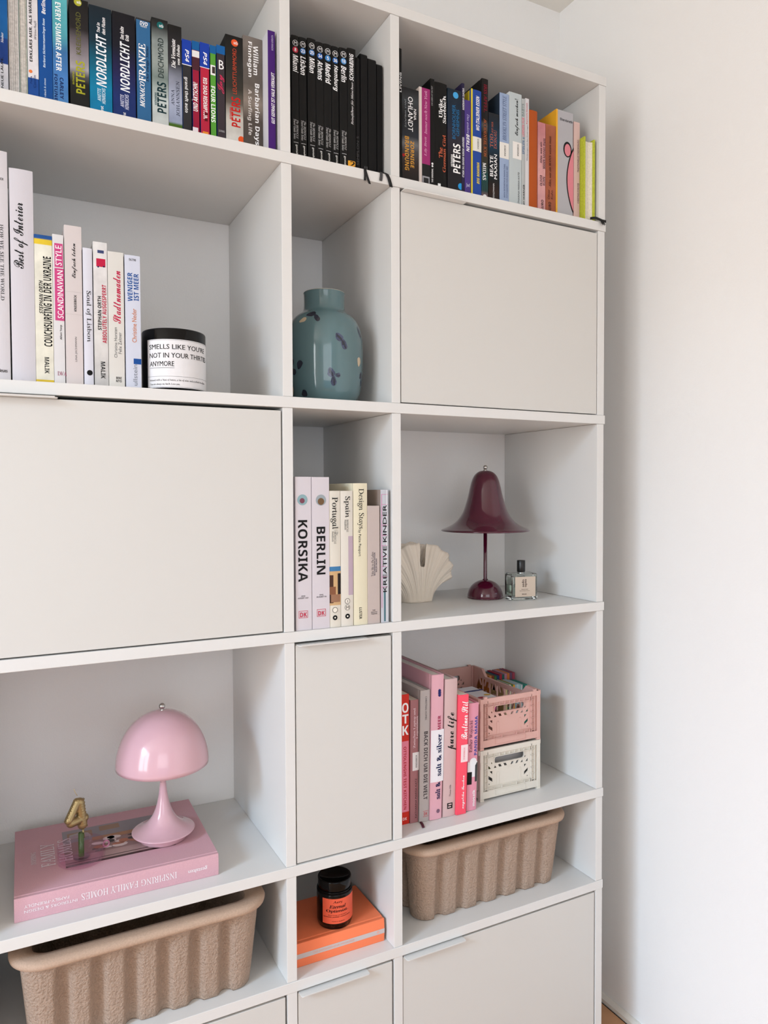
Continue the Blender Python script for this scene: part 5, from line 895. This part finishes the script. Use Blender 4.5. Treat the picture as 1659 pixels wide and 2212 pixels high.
# ------------------------------------------------------------------ ribbed paper-pulp boxes
pulp = mat('pressed_paper_pulp', (170, 147, 129), .88, bump=(240, 1.0, 6, .005), noise=(420, .13))
def pulp_box(x, y, z, label):
    root = empty('storage_box', label, 'box', (x, y, z), (0, 0, 0), 'ribbed pulp boxes')
    L, D, Hh = .3560, .2250, .1580
    def outline(w, d, r, groove, n=None, N=260):
        """rounded rectangle with grooves pressed into the long sides"""
        p = []
        per = []
        # walk by parameter
        straight = [(-w / 2 + r, -d / 2, w / 2 - r, -d / 2), (w / 2, -d / 2 + r, w / 2, d / 2 - r), (w / 2 - r, d / 2, -w / 2 + r, d / 2), (-w / 2, d / 2 - r, -w / 2, -d / 2 + r)]
        cs = [(w / 2 - r, -d / 2 + r, -90), (w / 2 - r, d / 2 - r, 0), (-w / 2 + r, d / 2 - r, 90), (-w / 2 + r, -d / 2 + r, 180)]
        for si, (x0, y0, x1, y1) in enumerate(straight):
            ln = math.hypot(x1 - x0, y1 - y0); k = 90 if si in (0, 2) else 46
            dx, dy = (x1 - x0) / ln, (y1 - y0) / ln; nx, ny = -dy, dx   # inward
            cnt = 6 if si in (0, 2) else 3
            for i in range(k):
                t = i / k; s = t * ln
                pitch = (L - .048) / 6 if si in (0, 2) else .058
                u = (s - ln / 2) / pitch + (0 if cnt % 2 else .5)
                gph = u - round(u); q = max(0, 1 - (abs(gph) / .265) ** 2.2) if abs(round(u) - (0 if cnt % 2 else .5)) < cnt / 2 + .01 else 0
                p.append((x0 + dx * s + nx * groove * q, y0 + dy * s + ny * groove * q))
            cx, cy, a0 = cs[si]
            for i in range(10):
                a = math.radians(a0 + 9 * i); p.append((cx + r * math.cos(a), cy + r * math.sin(a)))
        return p
    lv = []
    for h_, gr, ex in ((0.0, .011, -.003), (.003, .0125, -.0005), (.020, .0135, .0015), (.060, .0135, .005), (.100, .0135, .0085), (.122, .0125, .0105), (.130, .0085, .0112), (.1355, .003, .0117), (.139, 0, .012), (.1435, 0, .0125)):
        lv.append((outline(L + 2 * ex, D + 2 * ex, .030, gr), h_))
    g = G(); m_ = len(lv[0][0]); v = []
    for p, h_ in lv: v += [(a, b, h_) for a, b in p]
    f = [(k * m_ + i, k * m_ + (i + 1) % m_, (k + 1) * m_ + (i + 1) % m_, (k + 1) * m_ + i) for k in range(len(lv) - 1) for i in range(m_)]
    f.append(tuple(range(m_))[::-1]); g.add(v, f)
    link('box_body', g.mesh(), pulp, root, smooth=True)
    # inner wall
    gi = G(); v = []
    li = [(outline(L + 2 * ex, D + 2 * ex, .024, .008 if h_ < .12 else 0), h_) for h_, ex in ((.006, -.020), (.06, -.014), (.12, -.009), (.150, -.006))]
    for p, h_ in li: v += [(a, b, h_) for a, b in p]
    f = [(k * m_ + i, (k + 1) * m_ + i, (k + 1) * m_ + (i + 1) % m_, k * m_ + (i + 1) % m_) for k in range(len(li) - 1) for i in range(m_)]
    f.append(tuple(range(m_))); gi.add(v, f)
    link('inner_wall', gi.mesh(False), pulp, root, smooth=True)
    # rolled rim
    gr_ = G(); v = []
    rimp = [(.0125, .1435), (.0200, .1432), (.0262, .1462), (.0275, .1515), (.0250, .1565), (.0190, .1590), (.0080, .1592), (-.0010, .1575), (-.0060, .1500)]
    for ex, h_ in rimp: v += [(a, b, h_) for a, b in outline(L + 2 * ex, D + 2 * ex, .030 + max(ex, 0) * .9, 0)]
    f = [(k * m_ + i, k * m_ + (i + 1) % m_, (k + 1) * m_ + (i + 1) % m_, (k + 1) * m_ + i) for k in range(len(rimp) - 1) for i in range(m_)]
    gr_.add(v, f)
    link('rolled_rim', gr_.mesh(), mat('pressed_paper_rim', (180, 153, 132), .85, bump=(300, .4, 4, .001), noise=(420, .08)), root, smooth=True)
    return root
pulp_box(-.2310, .0200 + .1175, H5 + .0003, 'brown ribbed pulp box on the left, half cut by the lower picture edge')
pulp_box(.4730, .0390 + .1175, H5 + .0003, 'brown ribbed pulp box on the right, under the pink books and crates')

# ------------------------------------------------------------------ folding crates
def crate(z, m, label, dark):
    root = empty('folding_crate', label, 'crate', (.4580, .0640, z), (0, 0, 0), 'stacked folding crates')
    w, d, h = .1610, .2640, .1100
    # end panel with handle slot and slanted openings: x across, y = height
    S = lambda x: (x - 160) / 1375 * w
    Hh = lambda v: h - v
    def rr(x0, x1, z0, z1, r):
        p = []
        for cx, cz, a0 in ((x1 - r, z1 - r, 0), (x0 + r, z1 - r, 90), (x0 + r, z0 + r, 180), (x1 - r, z0 + r, 270)):
            for i in range(5): a = math.radians(a0 + 22.5 * i); p.append((cx + r * math.cos(a), cz + r * math.sin(a)))
        return p
    holes = [rr(S(490), S(1170), Hh(.0335), Hh(.0200), .005)]
    def par(x0, x1, v0, v1, sk): return [(S(x0) + max(-sk, 0), Hh(v1)), (S(x1) - max(sk, 0), Hh(v1)), (S(x1) - max(-sk, 0), Hh(v0)), (S(x0) + max(sk, 0), Hh(v0))]
    holes += [[(S(490), Hh(.0445)), (S(550), Hh(.0445)), (S(510), Hh(.0385))], par(580, 668, .0380, .0440, -.0035), par(703, 790, .0380, .0440, -.0035), par(865, 945, .0380, .0440, .0035), par(982, 1060, .0380, .0440, .0035), [(S(1095), Hh(.0445)), (S(1155), Hh(.0445)), (S(1145), Hh(.0385))]]
    for mir in (False, True):
        q = (lambda x: x) if not mir else (lambda x: 1690 - x - 50)
        hs = [[(365, .0370), (425, .0445), (365, .0445)], [(395, .0500), (455, .0500), (450, .0570)], [(365, .0590), (455, .0665), (455, .0735), (365, .0660)], [(370, .0760), (390, .0760), (390, .0785), (370, .0785)], [(428, .0310), (450, .0310), (450, .0350), (428, .0340)]]
        for p in hs: holes.append([(S(q(x)), Hh(v)) for x, v in p])
    def panel(y, s):
        v, f = curve2d(rr(.0075, w - .0075, .0205, h - .001, .001), holes, .0016)
        g = G(); g.add([(x, y, zz) if False else (x, y + t, zz) for x, zz, t in v], f)
        # raised frame and ribs (outwards = s)
        a, b = (y - .0045, y) if s < 0 else (y, y + .0045)
        B_ = lambda x0, x1, z0, z1: g.box(x0, x1, a, b, z0, z1)
        B_(S(265) - .0008, S(265), .0205, h - .012); B_(S(325), S(325) + .0012, .0205, h - .006); B_(S(1330), S(1330) + .0012, .0205, h - .006); B_(S(1410), S(1410) + .0010, .0205, h - .012)
        B_(S(200), S(1500), h - .0112, h - .0005)
        for k in range(6):
            zz = .024 + k * .0135
            B_(S(265), S(325), zz, zz + .0008); B_(S(1330), S(1410), zz, zz + .0008)
        B_(S(350), S(1300), h - .0192, h - .0180)
        for x in (350, 470, 600, 720, 830, 945, 1055, 1165, 1300): B_(S(x) - .0004, S(x) + .0004, h - .0190, h - .0110)
        # lip around the grip slot
        lip_o = rr(S(478), S(1182), Hh(.0347), Hh(.0188), .006); v2, f2 = curve2d(lip_o, [holes[0]], .0030)
        g.add([(x, y + (-.0016 if s < 0 else .0016) + t, zz) for x, zz, t in v2], f2)
        B_(S(350), S(1300), .0200, .0210); B_(S(350), S(1300), .0268, .0276)
        for x in (350, 470, 655, 990, 1180, 1300): B_(S(x) - .0005, S(x) + .0005, .0205, .0272)
        for x in (575, 1080):
            g.box(S(x) - .0026, S(x) + .0026, a + .0030, b, .0272, .0540)
            g.tube([(S(x) - .0030, a + .0034, .0272), (S(x) - .0030, a + .0034, .0535), (S(x) - .0018, a + .0034, .0566), (S(x) + .0018, a + .0034, .0566), (S(x) + .0030, a + .0034, .0535), (S(x) + .0030, a + .0034, .0272)], .0005, 5)
        for x, zz in ((445, h - .006), (1215, h - .006), (830, .0640)):
            g.add(*(lambda r_: ([(S(x) + r_ * math.cos(2 * PI * i / 12), a - .0004, zz + r_ * math.sin(2 * PI * i / 12)) for i in range(12)], [tuple(range(12))]))(.0022))
        return g
    link('end_panel', panel(.0050, -1).mesh(), m, root)
    link('end_panel', panel(d - .0050, 1).mesh(), m, root)
    # long side panels, stepped top edge and slanted slots
    def side(x, s):
        o_ = [(.006, .0205), (d - .006, .0205), (d - .006, h), (d - .045, h), (d - .060, h - .017), (.060, h - .017), (.045, h), (.006, h)]
        hs = []
        for k in range(13):
            y0 = .030 + k * .0158
            sk = .006 if k % 6 < 3 else -.006
            for (za, zb) in ((.0700, .0870), (.0440, .0600)):
                if zb > h - .020: zb = h - .024
                hs.append([(y0, za), (y0 + .0052, za), (y0 + .0052 + sk, zb), (y0 + sk, zb)])
        v, f = curve2d(o_, hs, .0016); g = G(); g.add([(x + t, yy, zz) for yy, zz, t in v], f)
        a, b = (x - .0065, x) if s < 0 else (x, x + .0065)
        # thick outward rim rail following the step
        path = [(.002, h - .001), (.045, h - .001), (.060, h - .018), (d - .060, h - .018), (d - .045, h - .001), (d - .002, h - .001)]
        for (y0, z0), (y1, z1) in zip(path, path[1:]):
            g.add([(a, y0, z0 - .009), (b, y0, z0 - .009), (b, y0, z0 + .001), (a, y0, z0 + .001), (a, y1, z1 - .009), (b, y1, z1 - .009), (b, y1, z1 + .001), (a, y1, z1 + .001)], [(0, 1, 2, 3), (7, 6, 5, 4), (0, 4, 5, 1), (1, 5, 6, 2), (2, 6, 7, 3), (3, 7, 4, 0)])
        for k in range(9):
            yy = .012 + k * .0296; g.box(a + .002, b - .0002, yy, yy + .0009, .021, h - .024 if .05 < yy < d - .05 else h - .008)
        return g
    link('side_panel', side(.0035, -1).mesh(), m, root)
    link('side_panel', side(w - .0035, 1).mesh(), m, root)
    g = G().box(.001, w - .001, .001, d - .001, .0085, .0110)
    g.box(0, w, 0, .003, .0050, .0200).box(0, w, d - .003, d, .0050, .0200).box(0, .003, 0, d, .0050, .0200).box(w - .003, w, 0, d, .0050, .0200)
    g.box(S(490), S(1180), -.0010, .0002, .0186, .0196).box(S(490), S(1180), -.0010, .0002, .0080, .0090).box(S(485), S(492), -.0010, .0002, .0080, .0196).box(S(1176), S(1184), -.0010, .0002, .0080, .0196)
    link('base_tray', g.mesh(), m, root)
    for cx, cy in ((-.0004, -.0004), (w - .0081, -.0004), (-.0004, d - .0081), (w - .0081, d - .0081)):
        g = G().box(cx, cx + .0085, cy, cy + .0085, .0049, h - .0005)
        link('corner_post', g.mesh(), m, root, bevel=.0005)
        f0 = .004 if cx < .01 else -.0105
        link('foot', G().box(cx + (0 if cx < .01 else -.001), cx + .0095 + (0 if cx < .01 else -.001), cy + (.0 if cy < .01 else -.001), cy + .0095 + (0 if cy < .01 else -.001), 0, .0048).mesh(), m, root)
        link('stacking_lug', G().box(cx + .010 if cx < .01 else cx - .0105, cx + .0185 if cx < .01 else cx - .002, cy, cy + .005, h - .0004, h + .0035 if z > -.35 else h - .0002).mesh(), m, root, bevel=.0006)
    link('side_latch', G().box(.0003, .0045, -.0012, .0002, .070, .084).box(w - .0050, w - .0010, -.0012, .0002, .070, .084).mesh(), m, root)
    return root
rosep = mat('dusty_rose_plastic', (208, 164, 154), .45); creamp = mat('cream_plastic', (216, 210, 198), .45)
crate(H4 + .0002, creamp, 'cream white folding crate at the foot of the stack of two', False)
crate(H4 + .0002 + .1104, rosep, 'dusty rose folding crate stacked on top of the cream one', True)
cz0 = H4 + .0115 + .0006; cz1 = cz0 + .1104
ca = empty('cardboard_packet', 'grey and green printed packet lying inside the cream crate', 'packet', (.470, .0850, cz0))
link('packet', G().box(0, .135, 0, .150, 0, .0880).mesh(), mat('grey_printed_card', (172, 170, 170), .5), ca)
link('printed_field', G().box(.006, .040, -.0003, -.0001, .045, .0870).mesh(), mat('green_print', (110, 128, 62), .5), ca)
g = G()
for x0, x1, z0, z1 in ((.046, .078, .083, .0872), (.080, .086, .0800, .0870), (.092, .099, .0838, .0868), (.108, .113, .0815, .0868), (.088, .124, .0742, .0752), (.096, .124, .0712, .0722)):
    link('printed_mark', G().box(x0, x1, -.0003, -.0001, z0, z1).mesh(), ink((35, 35, 38)), ca)
bo = empty('picture_booklet', 'white booklet with red and yellow drawings sticking out of the rose crate', 'book', (.4690, .1000, cz1 + .0705), (0, 0, 0))
link('cover', G().box(0, .085, 0, .135, 0, .0035).mesh(), mat('white_glossy_cover', (222, 220, 226), .35), bo)
for c, pp_ in (((165, 45, 60), [(.030, .020, .010, .008), (.050, .045, .012, .008), (.028, .070, .010, .010)]), ((215, 170, 70), [(.060, .022, .010, .007), (.075, .060, .009, .006)]), ((45, 60, 120), [(.015, .105, .012, .006), (.065, .100, .030, .005)])):
    g = G()
    for x, y, a, b in pp_: v, f = disc(x, y, a, b, 12); g.add([(p, q, .0037) for p, q in v], f)
    link('printed_drawing', g.mesh(False), ink(c), bo)
bx = empty('toy_box', 'brown cardboard carton under the drawn booklet in the rose crate', 'box', (.4670, .1000, cz1))
link('carton', G().box(0, .060, 0, .118, 0, .0700).mesh(), mat('brown_carton', (128, 88, 78), .8), bx, bevel=.0005)
pk = empty('pink_ball', 'small magenta rubber ball seen through the grip slot of the rose crate', 'ball', (.5050, .0850, cz1 + .0002))
lathe_part('ball', ball(.0105, .0105), mat('magenta_rubber', (185, 70, 130), .5), pk, n=20)
bl_ = pk; pk.location.z = cz1 + .0002
st_ = empty('ball_box', 'low brown carton in the front of the rose crate', 'box', (.4690, .0728, cz1)); link('carton', G().box(0, .045, 0, .0250, 0, .0600).mesh(), mat('brown_carton', (128, 88, 78), .8), st_, bevel=.0005)
pk.location = (.5020, .0855, cz1 + .0602)
# colourful small picture books standing to the right of the crates
cols = [((196, 176, 122), 'sand'), ((206, 190, 140), 'cream'), ((52, 86, 50), 'dark green'), ((230, 224, 205), 'white'), ((62, 120, 62), 'leaf green'), ((222, 160, 44), 'amber'), ((150, 182, 192), 'pale blue'), ((176, 196, 202), 'ice blue'), ((150, 190, 196), 'light turquoise'), ((190, 200, 205), 'pearl grey'), ((18, 110, 96), 'dark teal'), ((20, 128, 112), 'teal')]
colsb = [((205, 130, 50), 'orange'), ((130, 60, 40), 'rust'), ((60, 110, 60), 'grass green'), ((30, 60, 110), 'navy'), ((170, 40, 60), 'crimson'), ((40, 95, 90), 'petrol'), ((190, 130, 150), 'mauve'), ((215, 120, 60), 'apricot'), ((110, 80, 110), 'plum'), ((170, 70, 90), 'raspberry')]
x = .6320
rn = random.Random(2)
for i, (c, nm) in enumerate(cols):
    wd_ = .0058 if i not in (10, 11) else .0072
    b = empty('picture_book', '%s narrow picture book in the front row right of the crates' % nm, 'book', (x, .2150 + rn.uniform(0, .0015), H4 + .0002), (0, 0, 0), 'small picture books beside the crates')
    hh = .1930 + .0016 * rn.random() - .0006 * i
    link('cover', G().box(0, wd_ - .0004, 0, .0008, 0, hh).box(0, .0006, .0008, .0560, 0, hh).box(wd_ - .0010, wd_ - .0004, .0008, .0560, 0, hh).mesh(), mat('picture_cover', c, .4), b)
    link('page_block', G().box(.0007, wd_ - .0011, .0010, .0555, .0004, hh - .0005).mesh(), mat('picture_pages', tuple(int(q * .75 + 45) for q in c), .8), b)
    x += wd_
x = .6330
for i, (c, nm) in enumerate(colsb):
    wd_ = .0080
    b = empty('picture_book', '%s narrow picture book in the rear row right of the crates' % nm, 'book', (x, .2760 + rn.uniform(0, .0015), H4 + .0002), (0, 0, 0), 'small picture books beside the crates')
    hh = .1990 + .0030 * rn.random()
    link('cover', G().box(0, wd_ - .0004, 0, .0008, 0, hh).box(0, .0006, .0008, .0520, 0, hh).box(wd_ - .0010, wd_ - .0004, .0008, .0520, 0, hh).mesh(), mat('picture_cover', c, .4), b)
    link('page_block', G().box(.0007, wd_ - .0011, .0010, .0515, .0004, hh - .0005).mesh(), mat('picture_pages', tuple(int(q * .75 + 30) for q in c), .8), b)
    x += wd_
